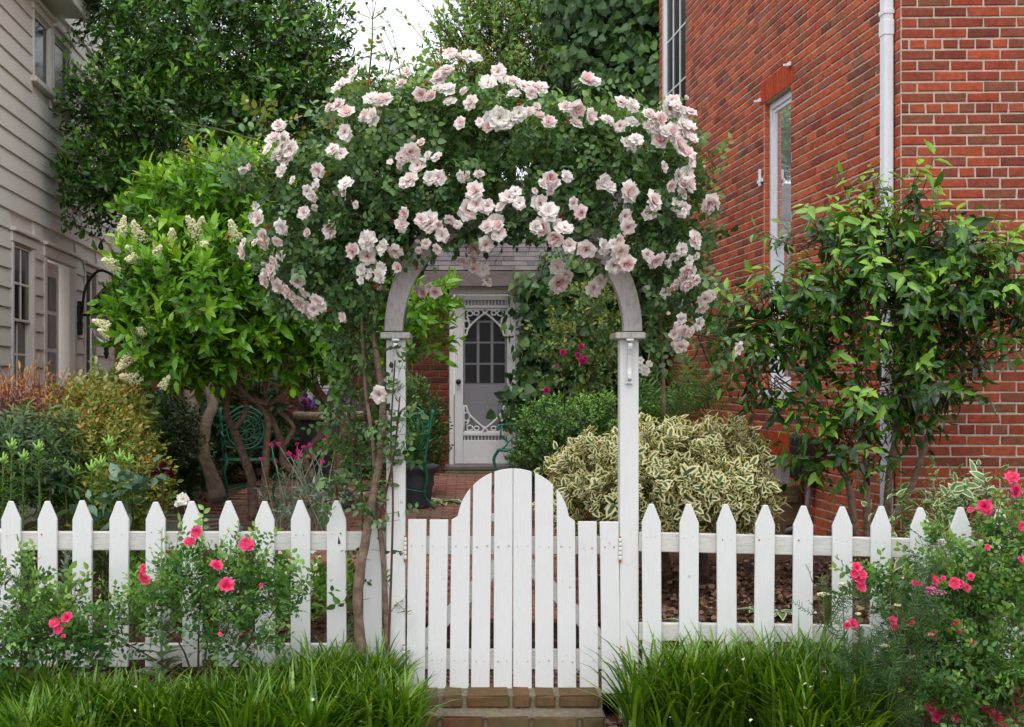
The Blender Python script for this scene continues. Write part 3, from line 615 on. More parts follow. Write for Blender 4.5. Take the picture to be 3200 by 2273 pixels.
def ins(op, W=.06, head=.08): return (op[0] + W, op[1] - W, op[2] + .002, op[3] - head)
trim(LW, (lw := sash_window(hl, WL, ins(LW), -.022, M_TRIM, M_WINGLASS, .012, .5, (1, 1), (1, 1), st=.022)))
f = LB(WL); i = ins(LW); f.b(i[0], i[1], .16, .17, i[2], i[3]); f.build('curtain', flat('grey_curtain', (92, 92, 98), .9, .1), lw)
trim(LD, hl, .1, .1, False, 'door_frame'); i = ins(LD, .1); f = LB(WL)
f.b(i[0], i[1], .12, .16, i[2], i[3]); dr = f.build('door', M_TRIM, hl, .004)
for k in range(5):
    z0 = i[2] + .35 + k * (i[3] - i[2] - .45) / 5; f = LB(WL); f.b(i[0] + .12, i[1] - .12, .114, .119, z0, z0 + (i[3] - i[2] - .45) / 5 - .04); f.build('pane', M_WINGLASS, dr)
f = LB(WL); f.b(i[0] + .04, i[0] + .08, .06, .119, 1.3, 1.33); f.b(i[0] + .04, i[0] + .16, .05, .07, 1.3, 1.33); f.build('handle', M_IRON, dr, .006)
trim(LS, hl, .07, .07, True, 'shutter_frame'); i = ins(LS, .07, .07); f = LB(WL); f.b(i[0], i[1], .03, .06, i[2], i[3]); sd_ = f.build('screen_door', M_BLACKGLASS, hl)
for U in (UW1, UW2): trim(U, sash_window(hl, WL, ins(U, .045, .06), -.022, M_TRIM, M_WINGLASS, .012, .02, st=.02), .045, .06)
f = LB(WL); f.b(L_l - .02, L_l + .08, -.06, .25, 0, 3.2); f.build('corner_board', M_TRIM, hl, .005)
f = LB(WL); f.b(-.5, ul(11.9), -.28, .1, 4.93, 4.99); f.build('soffit', M_TRIM, hl, .004)
f = LB(WL); f.b(-.5, ul(11.9) + .03, -.32, -.28, 4.9, 5.12); f.build('fascia', M_TRIM, hl, .004)
f = LB(WL); f.p([(-.5, 5.12), (ul(11.9), 5.12), (ul(11.9), 5.2), (-.5, 5.2)], -.40, 1.0); f.build('roof', M_SLATE, hl)
f = LB(WL); f.p([(-.5, 5.03), (ul(11.9) + .08, 5.03), (ul(11.9) + .08, 5.119), (-.5, 5.119)], -.41, -.321); f.build('gutter', M_IRON, hl, .02)
# end wall of that house, facing the street is out of frame; its far end closes toward the brick back building
lan = empty('wall_lantern', WL @ Vector((ul(13.05), -.1, 2.2)), 'black scrolled wall lantern with glass globe on the clapboard house', 'lantern')
q = lambda n, v, u=0: WL @ Vector((ul(12.75) + u, n, v))
f = LB(WL); f.b(ul(12.70), ul(12.80), -.06, -.02, 2.02, 2.36); f.build('back_plate', M_IRON, lan, .01)
t = MB(); t.tube([q(-.06, 2.25), q(-.1, 2.5), q(-.22, 2.66), q(-.36, 2.62), q(-.38, 2.52), q(-.30, 2.49), q(-.26, 2.55)], .014, 7); t.tube([q(-.06, 2.22), q(-.3, 2.22)], .012, 6); t.build('arm', M_IRON, lan)
t = MB(); t.lathe(q(-.3, 0), [(.02, 2.5), (.05, 2.47), (.14, 2.36), (.17, 2.3), (.165, 2.285), (.02, 2.285)], 16); t.build('hood', M_IRON, lan)
t = MB(); t.lathe(q(-.3, 0), [(.13, 2.28), (.15, 2.2), (.145, 2.08), (.11, 1.97), (.04, 1.9), (.01, 1.89)], 16); mg, nt, b = mat('lantern_glass', .15, .6); b.inputs['Base Color'].default_value = (.75, .72, .68, 1); b.inputs['Transmission Weight'].default_value = .85; t.build('globe', mg, lan)
t = MB(); t.lathe(q(-.3, 0), [(.03, 1.89), (.02, 1.86), (.03, 1.84), (.005, 1.78)], 10); t.build('finial', M_IRON, lan)

# ------------------------------------------------------------------ brick cottage at the back
YB = 15.3; hb = empty('brick_cottage', at(1440, 1480, YB) * 1, 'low dark brick cottage at the back with slate roof and white screen door', 'cottage')
xb0, xb1 = -5.6, 2.5; O_b = Vector((xb0, YB, 0)); WB = frame_of(O_b, (1, 0, 0)); ub = lambda px: at(px, 0, YB).x - xb0
zb = lambda py: CAMZ - (py - PY) / F * YB
DOP = (ub(1404), ub(1650), .55, zb(896)); WOP = (ub(955), ub(1085), zb(1250), zb(1050))
mb = MB(); slab(mb, O_b, (1, 0, 0), xb1 - xb0, 2.86, .25, [DOP, WOP]); wall_b = mb.build('wall', M_MORTAR_D, hb)
brick_wall(wall_b, O_b, (1, 0, 0), brick_cells(xb1 - xb0, 2.82, .0775, [DOP, WOP], z0=.3), M_BRICK_B, 140, lambda px, P: np.where((px[:, 0] > 1262) & (px[:, 0] < 1405) & (px[:, 1] > 1040) & (px[:, 1] < 1500), 10, np.where((px[:, 0] > 370) & (px[:, 0] < 600) & (px[:, 1] > 1100) & (px[:, 1] < 1300), 5, -2e9)), proud=.01)
# slate roof rising away from the eave, each visible slate a part
ze, Ye, zr, Yr = 2.86, 15.05, 4.35, 17.6; sl = Vector((0, Yr - Ye, zr - ze)); Ls = sl.length; sl.normalize(); nr = Vector((0, -sl.z, sl.y))
f = MB(); Rm = Matrix((Vector((1, 0, 0)), sl, Vector((0, -sl.z, sl.y)))).transposed(); c = Vector(((xb0 + xb1) / 2, (Ye + Yr) / 2, (ze + zr) / 2)) - nr * .04
f.box(c, (xb1 - xb0 + .1, Ls, .06), Rm); roof_b = f.build('roof', M_SLATE, hb)
slv = []
for k in range(4):
    g = MB(); w, l = .3, .2; j = lambda s: random.uniform(-s, s)
    g.add([Vector((-w / 2 + .003, j(.004), .012)), Vector((w / 2 - .003, j(.004), .012)), Vector((w / 2 - .003, l, 0)), Vector((-w / 2 + .003, l, 0)), Vector((-w / 2 + .003, j(.003), 0)), Vector((w / 2 - .003, 0, 0))], [(0, 1, 2, 3), (4, 5, 1, 0), (4, 0, 3), (1, 5, 2)])
    o = g.build('slate', flat('slate_%s' % 'abcd'[k], [(108, 100, 101), (94, 88, 92), (118, 110, 110), (102, 92, 91)][k], .8, .3, .18, 12, bmp=.3)); slv.append(o.data); bpy.data.objects.remove(o)
for r_ in range(13):
    for q_ in range(20):
        x = at(1290, 0, Ye).x + q_ * .3 * .55 + (r_ % 2) * .08; 
        if q_ % 2: continue
        p = Vector((at(1330, 0, Ye).x + (q_ // 2) * .3 + (.15 if r_ % 2 else 0), Ye, ze)) + sl * (.0 + r_ * .13) + nr * .004
        o = bpy.data.objects.new('slate', random.choice(slv)); COL.objects.link(o); o.parent = roof_b
        M = Rm.to_4x4(); M.translation = p + nr * (.001 * (q_ % 3)) - hb.location; o.matrix_basis = M
f = LB(WB); f.b(-.1, xb1 - xb0 + .1, -.27, -.2, 2.68, 2.855); f.build('fascia', M_GREYWOOD, hb, .006)
f = LB(WB); f.b(-.1, xb1 - xb0 + .1, -.2, -.002, 2.70, 2.73); f.build('soffit', M_GREYWOOD, hb)
# door with its screen door
f = LB(WB); u0, u1, v0, v1 = DOP; fw = .1
f.b(u0 + .002, u0 + .055, -.04, .14, v0, v1 - .09); f.b(u1 - .14, u1 - .002, -.04, .14, v0, v1 - .09); f.b(u0 + .002, u1 - .002, -.05, .14, v1 - .089, v1 - .002); f.b(u0 - .03, u1 + .03, -.08, .1, v1, v1 + .04); f.build('door_frame', M_DOOR, hb, .005)
i0, i1, j0, j1 = u0 + .06, u1 - .145, v0 + .03, v1 - .1; wd = i1 - i0
zf = lambda py: zb(py)
f = LB(WB); f.b(i0, i1, .07, .11, j0, j1); ind = f.build('door', M_DOORIN, hb, .003)
gy = [zf(965), zf(1005), zf(1070), zf(1137), zf(1200)]; gx = [i0 + .115 + (wd - .23) * t for t in (0, .335, .665, 1)]
for a in range(3):
    for r_ in range(4):
        if r_ == 0: za, zb_ = gy[1] + .012, gy[0]
        else: za, zb_ = gy[r_ + 1] + .012, gy[r_] - .012
        f = LB(WB); f.b(gx[a] + .016, gx[a + 1] - .016, .062, .066, za, zb_); f.build('pane', M_BLACKGLASS, ind)
for a in (0, 1): f = LB(WB); x0 = i0 + .13 + a * (wd - .2) * .5; f.b(x0, x0 + .24, .064, .069, zf(1370), zf(1258)); f.build('panel', M_DOORIN, ind, .004)
st_ = empty('screen_door', (0, 0, 0)); st_.parent = hb
def sb(u0, u1, v0, v1, n0=.0, n1=.035, nm='stile'): f = LB(WB); f.b(u0, u1, n0, n1, v0, v1); return f.build(nm, M_DOOR, st_, .003)
st_.name = 'screen_door'
sw = .105; sb(i0 + .004, i0 + sw, j0, j1); sb(i1 - sw, i1 - .004, j0, j1); sb(i0 + sw + .002, i1 - sw - .002, zf(938), j1, nm='rail'); sb(i0 + sw + .002, i1 - sw - .002, j0, zf(1376), nm='rail')
sb(i0 + sw + .002, i1 - sw - .002, zf(963), zf(954), nm='rail'); sb(i0 + sw + .002, i1 - sw - .002, zf(1362), zf(1352), nm='rail')
for a, b_ in ((zf(954), zf(938)), (zf(1376), zf(1362))):
    for k in range(13):
        x = i0 + sw + .02 + (wd - 2 * sw - .04) * k / 12; t = MB(); h = b_ - a; c = WB @ Vector((x, .018, a)); t.lathe(c, [(.006, 0), (.006, h * .2), (.011, h * .35), (.005, h * .5), (.011, h * .65), (.006, h * .8), (.006, h)], 7); t.build('spindle', M_DOOR, st_)
def bracket(cx, cz, sx, sz):
    t = MB(); P = lambda x, z: WB @ Vector((cx + sx * x, .018, cz + sz * z))
    t.tube([P(0, 0), P(.0, -.32)], .010, 6); t.tube([P(0, -.0), P(.28, -.0)], .012, 6)
    t.tube([P(0, -.31), P(.03, -.30), P(.04, -.26), P(.07, -.2), P(.15, -.12), P(.21, -.07), P(.27, -.03), P(.28, 0)], .013, 6)
    t.tube([P(.03 + .035 * math.cos(a), -.18 + .05 * math.sin(a)) for a in np.linspace(0, 6.28, 9)[:-1]], .009, 6, closed=True)
    t.tube([P(.07 + .035 * math.cos(a), -.045 + .03 * math.sin(a)) for a in np.linspace(0, 6.28, 9)[:-1]], .009, 6, closed=True)
    t.tube([P(.15 + .03 * math.cos(a), -.04 + .025 * math.sin(a)) for a in np.linspace(0, 6.28, 9)[:-1]], .009, 6, closed=True)
    t.tube([P(.03, -.08), P(.05, -.11), P(.06, -.14)], .012, 6); t.build('scroll_bracket', M_DOOR, st_)
bl, br = i0 + sw + .01, i1 - sw - .01
bracket(bl, zf(968), 1, 1); bracket(br, zf(968), -1, 1); bracket(bl, zf(1350), 1, -1); bracket(br, zf(1350), -1, -1)
t = MB(); t.lathe((0, 0, 0), [(.01, 0), (.012, .03), (.03, .045), (.033, .06), (.02, .075), (.004, .08)], 12); kn = t.build('knob', M_KNOB); kn.parent = st_
kn.rotation_euler = (math.radians(90), 0, 0); kn.location = WB @ Vector((i0 + .05, -.0, zf(1194))) - hb.location
m, nt, b = mat('insect_screen', .8, .1); b.inputs['Base Color'].default_value = (.09, .09, .095, 1)
tr = N(nt, 'ShaderNodeBsdfTransparent'); s = N(nt, 'ShaderNodeMixShader'); s.inputs[0].default_value = .15
nt.links.new(tr.outputs[0], s.inputs[1]); nt.links.new(b.outputs[0], s.inputs[2]); nt.links.new(s.outputs[0], nt.nodes['Material Output'].inputs[0])
f = LB(WB); f.b(i0 + sw, i1 - sw, .0255, .0265, zf(1352), zf(963)); f.build('mesh_screen', m, st_)
f = LB(WB); f.b(u0 - .06, u1 + .08, -.32, .13, .52, .575); f.build('door_sill', M_GREYWOOD, hb, .01)
f = LB(WB); f.b(u0 - .05, u1 + .2, -.45, -.002, .3, .518); f.build('step', flat('mossy_step', (104, 100, 62), .9, .2, .4, 12, bmp=.6), hb, .015)
lv = sash_window(hb, WB, WOP, -.02, M_TRIM, M_DOORIN, .04, .5)
for k in range(16): f = LB(WB); z = WOP[2] + .06 + k * (WOP[3] - WOP[2] - .12) / 16; f.b(WOP[0] + .075, WOP[1] - .075, -.035, -.008, z, z + .03); f.build('louver', M_TRIM, lv, .003)

# ------------------------------------------------------------------ picket fence, gate, arbor
YF0, YS = 6.40, -.05
def fx(px, dy=0.0):
    k = (px - PX) / F; Y = (YF0 + dy) / (1 - YS * k); return k * Y, Y
def fz(px, py): return CAMZ - (py - PY) / F * fx(px)[1]
FU = Vector((1, YS, 0)).normalized()
fence_frame = lambda x, Y: frame_of((x, Y, 0), FU)
def picket(parent, px, w_px, top, shoulder, bottom, name='picket'):
    x, Y = fx(px); s = Y / F; w = w_px * s / 2; zt, zs, zb_ = fz(px, top), fz(px, shoulder), fz(px, bottom); j = random.uniform(-.004, .004); L = random.uniform(-.006, .006)
    f = LB(fence_frame(x, Y)); f.p([(-w + L, zb_), (w + L, zb_), (w, zs), (.011 + j, zt), (-.011 + j, zt), (-w, zs)], random.uniform(-.003, .003), .02)
    o = f.build(name, M_WHITE, parent, .0025)
    for zz_ in (zs - .075, zs - .62):
        for dx in (-.024, .022): NAILS[parent.name].append((fence_frame(x, Y) @ Vector((dx + random.uniform(-.006, .006), -.0035, zz_ + random.uniform(-.008, .008))), random.choice((.0024, .003, .003, .0045))))
    return o
NAILS = {}
def nail_heads(parent):
    t = MB()
    for p, r_ in NAILS[parent.name]:
        n0 = len(t.v); rust = int(r_ > .004 or random.random() < .25); t.lathe((0, 0, 0), [(r_, 0), (r_ * .8, .0015)], 8, rust)
        for q_ in range(n0, len(t.v)): v = t.v[q_]; t.v[q_] = (p.x + v[0], p.y - v[2], p.z + v[1])
    t.build('nail_heads', [flat('nail_head', (196, 186, 170), .8, .2, .3, 120), M_RUST], parent, kind='stuff')
def rail(parent, pxa, pxb, ya, yb, name='rail', m=None, dy=.024, th=.038):
    xa, Ya = fx(pxa); xb, Yb = fx(pxb); f = MB(); za = (fz(pxa, ya[0]) + fz(pxa, ya[1])) / 2; zb_ = (fz(pxb, yb[0]) + fz(pxb, yb[1])) / 2; h = (ya[1] - ya[0]) * Ya / F
    Ny = Vector((-FU.y, FU.x, 0)) * (dy + th / 2); f.bar(Vector((xa, Ya, za)) + Ny, Vector((xb, Yb, zb_)) + Ny, th, h); return f.build(name, m or M_RAIL, parent, .004)
M_RAIL = paint_mat('rail_paint', (216, 213, 208), (140, 130, 120), .55, (1.2, 14, 22))
fl = empty('picket_fence', (*fx(600), 0), 'white picket fence left of the gate behind hot pink roses and long grass', 'fence', 'picket fences beside the gate')
NAILS[fl.name] = []
for px in (31, 146, 258, 372, 486, 599, 713, 826, 938, 1050): picket(fl, px + random.uniform(-2, 2), 61, 1567 + random.uniform(-3, 3), 1624 + random.uniform(-3, 3), 2085)
for px in (-84, -198): picket(fl, px, 61, 1567, 1624, 2085)
picket(fl, 1163, 58, 1634, 1638, 2085)
nail_heads(fl)
rail(fl, -260, 1206, (1664, 1722), (1666, 1722)); rail(fl, -260, 1206, (2016, 2066), (2018, 2066))
f = LB(fence_frame(*fx(-30))); f.b(-.05, .05, .07, .16, -.2, .78); f.build('post', M_WHITE, fl, .004)
fr = empty('picket_fence', (*fx(2500), 0), 'white picket fence right of the gate before the yellow edged shrub', 'fence', 'picket fences beside the gate')
NAILS[fr.name] = []
for i, px in enumerate((2034, 2153, 2272, 2391, 2512, 2632, 2755, 2877, 3003, 3129, 3250, 3375, 3500)): picket(fr, px + random.uniform(-2, 2), 59 + i * .5, 1575 + i * 1.6 + random.uniform(-2, 2), 1633 + i * 2.2, 2085)
nail_heads(fr)
rail(fr, 1999, 3580, (1666, 1726), (1700, 1766)); rail(fr, 1999, 3580, (1950, 2006), (1970, 2026))
f = LB(fence_frame(*fx(3560))); f.b(-.05, .05, .07, .16, -.2, .78); f.build('post', M_WHITE, fr, .004)

GYF = 6.39                                                       # gate face
gx_ = lambda px: (px - PX) / F * GYF
gzz = lambda py: CAMZ - (py - PY) / F * GYF
gate = empty('garden_gate', (gx_(1604), GYF, 0), 'white garden gate of upright boards rising to a rounded top in the middle', 'gate')
tops = [(1275.6, 1332.8), (1343, 1400.7), (1411, 1470), (1478.6, 1536.7), (1545, 1602.7), (1604, 1661.8), (1671.7, 1728.8), (1739.6, 1796.8), (1806.6, 1864.8), (1874.6, 1932.8)]
shift = [-6, -7, -6, -7, -2.5, 0, 1, 4, 6, 7]
def arc(px):
    d = 176 ** 2 - (px - 1604) ** 2; return 1641 - math.sqrt(d) if d > 0 else 1626
for i, ((a, b_), sh) in enumerate(zip(tops, shift)):
    yb_ = 2160 + i * .9; base = 1624 + i * .8
    top = [(x, min(arc(x), base)) for x in np.linspace(b_, a, 9)] if 2 <= i <= 7 else [(b_, base), (a, base)]
    if i in (2, 7):                                              # the ears: flat shoulder, then the curve
        ear = [(x, min(arc(x), base)) for x in (np.linspace(1470, 1430, 8) if i == 2 else np.linspace(1778, 1739.6, 8))]
        top = ear + [(1411, base)] if i == 2 else [(1796.8, base)] + ear
    pts = [(a + sh, yb_), (b_ + sh, yb_)] + top; fm = MB(); fm.prism([(gx_(x), gzz(y)) for x, y in pts], GYF + random.uniform(-.002, .002), GYF + .02); fm.build('board', M_WHITE, gate, .002)
xl, xr = gx_(1280), gx_(1930)
for ya, yb_ in ((1680, 1735), (2034, 2096)):
    f = MB(); f.box(((xl + xr) / 2, GYF + .041, (gzz(ya) + gzz(yb_)) / 2), (xr - xl, .036, gzz(ya) - gzz(yb_))); f.build('rail', M_RAIL, gate, .003)
f = MB(); f.bar((gx_(1300), GYF + .041, gzz(2032)), (gx_(1585), GYF + .041, gzz(1737)), .036, .07); f.build('brace', M_RAIL, gate, .003)
f = MB(); f.bar((gx_(1908), GYF + .041, gzz(2032)), (gx_(1623), GYF + .041, gzz(1737)), .036, .07); f.build('brace', M_RAIL, gate, .003)
f = MB(); f.box((gx_(1549), GYF + .041, gzz(1620)), (.06, .03, .04)); f.build('latch', M_WHITE, gate, .003)
for px, ys_ in ((1266, (1678, 1748)), (1262, (2017, 2091)), (1938, (1680, 1750)), (1941, (2022, 2095))):
    h0 = MB(); x = gx_(px); z0, z1 = gzz(ys_[1]), gzz(ys_[0]); n = 5
    for k in range(n):
        a, b_ = z0 + (z1 - z0) * k / n, z0 + (z1 - z0) * (k + 1) / n
        h0.lathe((x, GYF - .008, 0), [(.0062, a + .0015), (.0075, a + .003), (.0075, b_ - .003), (.0062, b_ - .0015)], 10, 0)
    h0.lathe((x, GYF - .008, 0), [(.0045, z0 - .012), (.0058, z0 - .006), (.0058, z1), (.004, z1 + .006)], 10, 1)
    h0.build('hinge', [M_WHITE, M_RUST], gate)
nails = MB()
for i, ((a, b_), sh) in enumerate(zip(tops, shift)):
    for yy in (1706, 2064):
        for t in (.25, .75):
            px = a + (b_ - a) * t + sh * (.2 if yy < 1800 else .85) + random.uniform(-3, 3); y = yy + i * .5 + random.uniform(-3, 3); r_ = random.choice((.0026, .0032, .005))
            nails.lathe((0, 0, 0), [(r_, 0), (r_ * .8, .0015)], 8, 0); n_ = 16; base = len(nails.v) - n_
            for q_ in range(base, len(nails.v)): v = nails.v[q_]; nails.v[q_] = (gx_(px) + v[0], GYF - .0025 - v[2], gzz(y) + v[1])
nails.build('nail_heads', flat('rusty_nail', (198, 182, 160), .8, .2, .3, 120), gate, kind='stuff')

# arbor
arb = empty('garden_arbor', (gx_(1604), GYF, 0), 'white wooden arbor with capped posts and a round arch over the gate, wrapped in roses', 'arbor')
AD = .30
for px0, px1, bx0 in ((1207, 1266, 1236), (1937, 1996, 1967)):
    x0, x1 = gx_(px0), gx_(px1); f = MB(); f.box(((x0 + x1) / 2, GYF + .045, (gzz(2205) + gzz(1060)) / 2 - .06), (x1 - x0, .09, gzz(1060) - gzz(2205) + .12)); f.build('post', M_WHITE, arb, .004)
    zc = gzz(1060); f = MB(); f.box(((x0 + x1) / 2, GYF + .045 + .03, zc + .016), (x1 - x0 + .055, .26, .032)); f.build('cap', M_WEATH, arb, .005)
    # scroll bracket on the face of the post
    xm = gx_(bx0 + (2 if px0 < 1500 else -2)); bb = MB(); bb.box((xm, GYF - .006, gzz(1125)), (.03, .012, gzz(1060) - gzz(1196))); bb.build('back_board', M_WHITE, arb, .003)
    prof = [(0, 1068), (0, 1072), (-.052, 1074), (-.056, 1082), (-.05, 1092), (-.044, 1096), (-.03, 1112), (-.022, 1130), (-.016, 1150), (-.018, 1162), (-.03, 1168), (-.03, 1184), (-.012, 1190), (0, 1192)]
    bb = MB(); vs = []; n = len(prof)
    for sx in (-.0105, .0105): vs += [(xm + sx, GYF - .012 + y, gzz(p)) for y, p in prof]
    bb.add(vs, [list(range(n)), list(range(2 * n - 1, n - 1, -1))] + [[(i + 1) % n, i, n + i, n + (i + 1) % n] for i in range(n)]); bb.build('scroll', M_WHITE, arb, .002)
    bb = MB(); bb.box((xm, GYF - .03, gzz(1064)), (.038, .06, .012)); bb.build('bracket_block', M_WHITE, arb, .004)
    bb = MB(); bb.prism([(xm - .020, gzz(1200)), (xm + .020, gzz(1200)), (xm + .010, gzz(1192)), (xm - .010, gzz(1192))], GYF - .022, GYF - .001); bb.build('bracket_foot', M_WHITE, arb, .003)
ZC = gzz(1036); CX = gx_(1604); RI, RO = gx_(1950) - CX, gx_(2008) - CX
def arch(y0, y1, wide=.0):
    segs = 4
    for k in range(segs):                                         # built up from short sawn segments
        a0, a1 = math.pi * k / segs + .001, math.pi * (k + 1) / segs - .001; n = 9; inn = [(CX + RI * math.cos(a), ZC + RI * math.sin(a)) for a in np.linspace(a0, a1, n)]
        out = [(CX + (RO + wide * math.sin(a) ** 2) * math.cos(a), ZC + (RO + wide * math.sin(a) ** 2) * math.sin(a)) for a in np.linspace(a1, a0, n)]
        f = MB(); f.prism((out[::-1] + inn[::-1]), y0, y1); f.build('arch_segment', M_ARCH, arb, .003)
arch(GYF + .004, GYF + .082, .05)
for k in range(9):                                                # laths across the top that carry the canes
    a = math.pi * (k + 1) / 10; f = MB(); r_ = RO + .055; f.bar((CX + r_ * math.cos(a), GYF - .02, ZC + r_ * math.sin(a)), (CX + r_ * math.cos(a), GYF + .75, ZC + r_ * math.sin(a)), .03, .025); f.build('lath', M_WEATH, arb, .003)


# ------------------------------------------------------------------ brick step under the gate and brick path behind it
stp = empty('brick_step', (gx_(1600), 6.3, 0), 'mossy two tier brick doorstep below the white gate', 'step')
def block(parent, x0, x1, y0, y1, z0, z1, material, name, variants={}):
    f = MB(); f.box(((x0 + x1) / 2, (y0 + y1) / 2, (z0 + z1) / 2), (x1 - x0, y1 - y0, z1 - z0)); o = f.build(name, material, parent, .008, seg=2); me = o.data
    j = np.random.default_rng(random.randint(0, 9999)).normal(0, .0016, (len(me.vertices), 3)); co = np.empty(len(me.vertices) * 3, np.float32); me.vertices.foreach_get('co', co); me.vertices.foreach_set('co', (co.reshape(-1, 3) + j).ravel().astype(np.float32))
    me.attributes.new('tint', 'FLOAT', 'POINT').data.foreach_set('value', np.full(len(me.vertices), random.random(), np.float32)); return o
sx = lambda px, Y: (px - PX) / F * Y
c1 = [(1308, 1370), (1384, 1446), (1458, 1593), (1602, 1660), (1672, 1737), (1747, 1875)]
for a, b_ in c1: block(stp, sx(a, 6.22), sx(b_, 6.22), 6.22, 6.43, -.040, .02, M_STEP, 'brick')
c2 = [(1306, 1369), (1381, 1512), (1523, 1655), (1667, 1806), (1818, 1890)]
for a, b_ in c2: block(stp, sx(a, 6.08), sx(b_, 6.08), 6.08, 6.30, -.114, -.048, M_STEP, 'brick')
f = MB(); f.box((sx(1592, 6.25), 6.33, -.03), (sx(1884, 6.2) - sx(1300, 6.2), .19, .09)); f.box((sx(1597, 6.25), 6.21, -.1), (sx(1888, 6.1) - sx(1302, 6.1), .22, .09)); f.build('mortar_bed', M_MORTAR_D, stp)
f = MB(); f.box((sx(1592, 6.25), 6.17, -.052), (sx(1888, 6.1) - sx(1302, 6.1), .16, .016)); f.build('ledge', M_MORTAR_D, stp, .004)
path = MB(); pw0, pw1 = GX0, GX1 + .05
path = empty('garden_path', (0.2, 7, 0), None, None, None, 'structure'); path['label'] = 'red brick path running from the gate to the cottage door'
bed = MB(); ysb = np.linspace(6.88, 14.8, 30); 
xa_ = lambda y: GX0 - .25 * smooth((y - 7.2) / 1.0) - 1.7 * smooth((y - 8.3) / 1.2)
xb_ = lambda y: GX1 - .1 * smooth((y - 9) / 3)
vs = [(float(x(y)), float(y), float(gz(-1, y)) + .018) for y in ysb for x in (xa_, xb_)]; bed.add(vs, [(2 * i, 2 * i + 1, 2 * i + 3, 2 * i + 2) for i in range(len(ysb) - 1)]); bed.build('bedding', M_SOIL, path)
pv = []
for k in range(10):
    f = MB(); f.box((0, 0, 0), (.198, .096, .05)); o = f.build('paver', M_PAVER, None, .006); me = o.data; j = np.random.default_rng(k).normal(0, .0015, (len(me.vertices), 3)); co = np.empty(len(me.vertices) * 3, np.float32); me.vertices.foreach_get('co', co); me.vertices.foreach_set('co', (co.reshape(-1, 3) + j).ravel().astype(np.float32))
    me.attributes.new('tint', 'FLOAT', 'POINT').data.foreach_set('value', np.full(len(me.vertices), (k + .5) / 10, np.float32)); pv.append(me); bpy.data.objects.remove(o)
pl = []; y = 6.94; row = 0
while y < 14.7:
    x = -2.6 + (.104 if row % 2 else 0)
    while x < 1.0:
        if x - .1 > xa_(y) and x + .1 < xb_(y): pl.append((x, y))
        x += .207
    y += .104; row += 1
pl = np.array(pl); zz = np.maximum(gz(np.full(len(pl), -1), pl[:, 1]), .2) + .008; px = project(np.stack([pl[:, 0], pl[:, 1], zz], 1)); seen = (px[:, 0] > 1262) & (px[:, 0] < 1940) & (px[:, 1] > 1470); sc = np.where(seen, -pl[:, 1], -99); od = np.argsort(-sc); sing = set(od[:300].tolist()); rest = MB(); rt = []
for i, (x, y) in enumerate(pl):
    M = Matrix.Translation((x, y, float(zz[i]) + .012 + random.uniform(-.004, .004))) @ Matrix.Rotation(random.gauss(0, .02), 4, 'Z') @ Matrix.Rotation(random.gauss(0, .02), 4, 'X')
    me = random.choice(pv)
    if i in sing:
        o = bpy.data.objects.new('paver', me); COL.objects.link(o); o.parent = path; M.translation = M.translation - path.location; o.matrix_basis = M
    else:
        tv = random.random(); rest.add([M @ Vector(v.co) for v in me.vertices], [tuple(p.vertices) for p in me.polygons]); rt += [tv] * len(me.vertices)
o = rest.build('paving', M_PAVER, path, kind='stuff'); o.data.attributes.new('tint', 'FLOAT', 'POINT').data.foreach_set('value', np.array(rt, np.float32))
rs = empty('path_riser', (.2, 6.85, 0), 'low brick riser just behind the white gate', 'step')
for k in range(6): block(rs, GX0 + .0 + k * .185, GX0 + .178 + k * .185, 6.80, 6.92, .0, .165, M_STEP, 'brick')
for k in range(24): block(rs, GX0 + .02 + (k % 6) * .19, GX0 + .2 + (k % 6) * .19, 6.44 + (k // 6) * .09, 6.525 + (k // 6) * .09, -.05, .012, M_PAVER, 'paver')

# ------------------------------------------------------------------ trees and shrubs
def trunk(root, paths, material, wob=.08, sides=9, name='trunk'):
    """paths: (Y, [(px,py)...], r0, r1) ; one mesh per stem"""
    for Y, pts, r0, r1 in paths:
        n = len(pts); t = MB(); Y, Y1 = Y if isinstance(Y, tuple) else (Y, Y); dy = [random.uniform(-.12, .12) * i / n + (Y1 - Y) * i / (n - 1) for i in range(n)]
        t.tube([at(px, py, Y + dy[i]) for i, (px, py) in enumerate(pts)], [r0 + (r1 - r0) * i / (n - 1) for i in range(n)], sides, wob=wob, seg=5); t.build(name, material, root)
def r4(*p): return [(x * .4926, 750 + y * .4926) for x, y in p]
def r6(*p): return [(2100 + x * .4926, 750 + y * .4926) for x, y in p]
def r3b(*p): return [(2100 + x * .4926, 1473 + y * .4926) for x, y in p]
not_left_house = lambda P: P[:, 0] > side_x(KL, P[:, 1]) + .10
not_right_house = lambda P: (P[:, 1] < 8.28) | (P[:, 0] < side_x(KR, P[:, 1]) - .06)

# far greenery first
L_FAR = leaf_mat('crape_myrtle_leaf', [(60, 98, 50), (86, 128, 62), (112, 154, 74), (140, 174, 86), (168, 162, 84)], .5, .3)
t = empty('background_tree', at(1600, 1400, 21), 'tall feathery light green tree with bronze tips behind the cottage roof', 'tree')
plant(t, [(1560, 150, 170, 190, 21, 1.3), (1450, 130, 60, 90, 20.6, .5), (1390, 190, 40, 40, 20.6, .4), (1680, 60, 150, 180, 21, 1.3), (1640, 330, 200, 140, 21, 1.2), (1480, 330, 120, 100, 20.6, .9), (1800, 200, 140, 250, 21.5, 1.2), (1420, 300, 80, 70, 20.5, .5), (1560, -60, 150, 120, 21, 1), (1800, 420, 150, 120, 21, 1)],
      2300, 12, .085, T_OV[:3], L_FAR, 0, sprig=5, up=1.0, spread=(60, 25), growth=.45, shell=(.5, 1.05), inner=.35, rough=.35, twigmat=M_TWIGR)
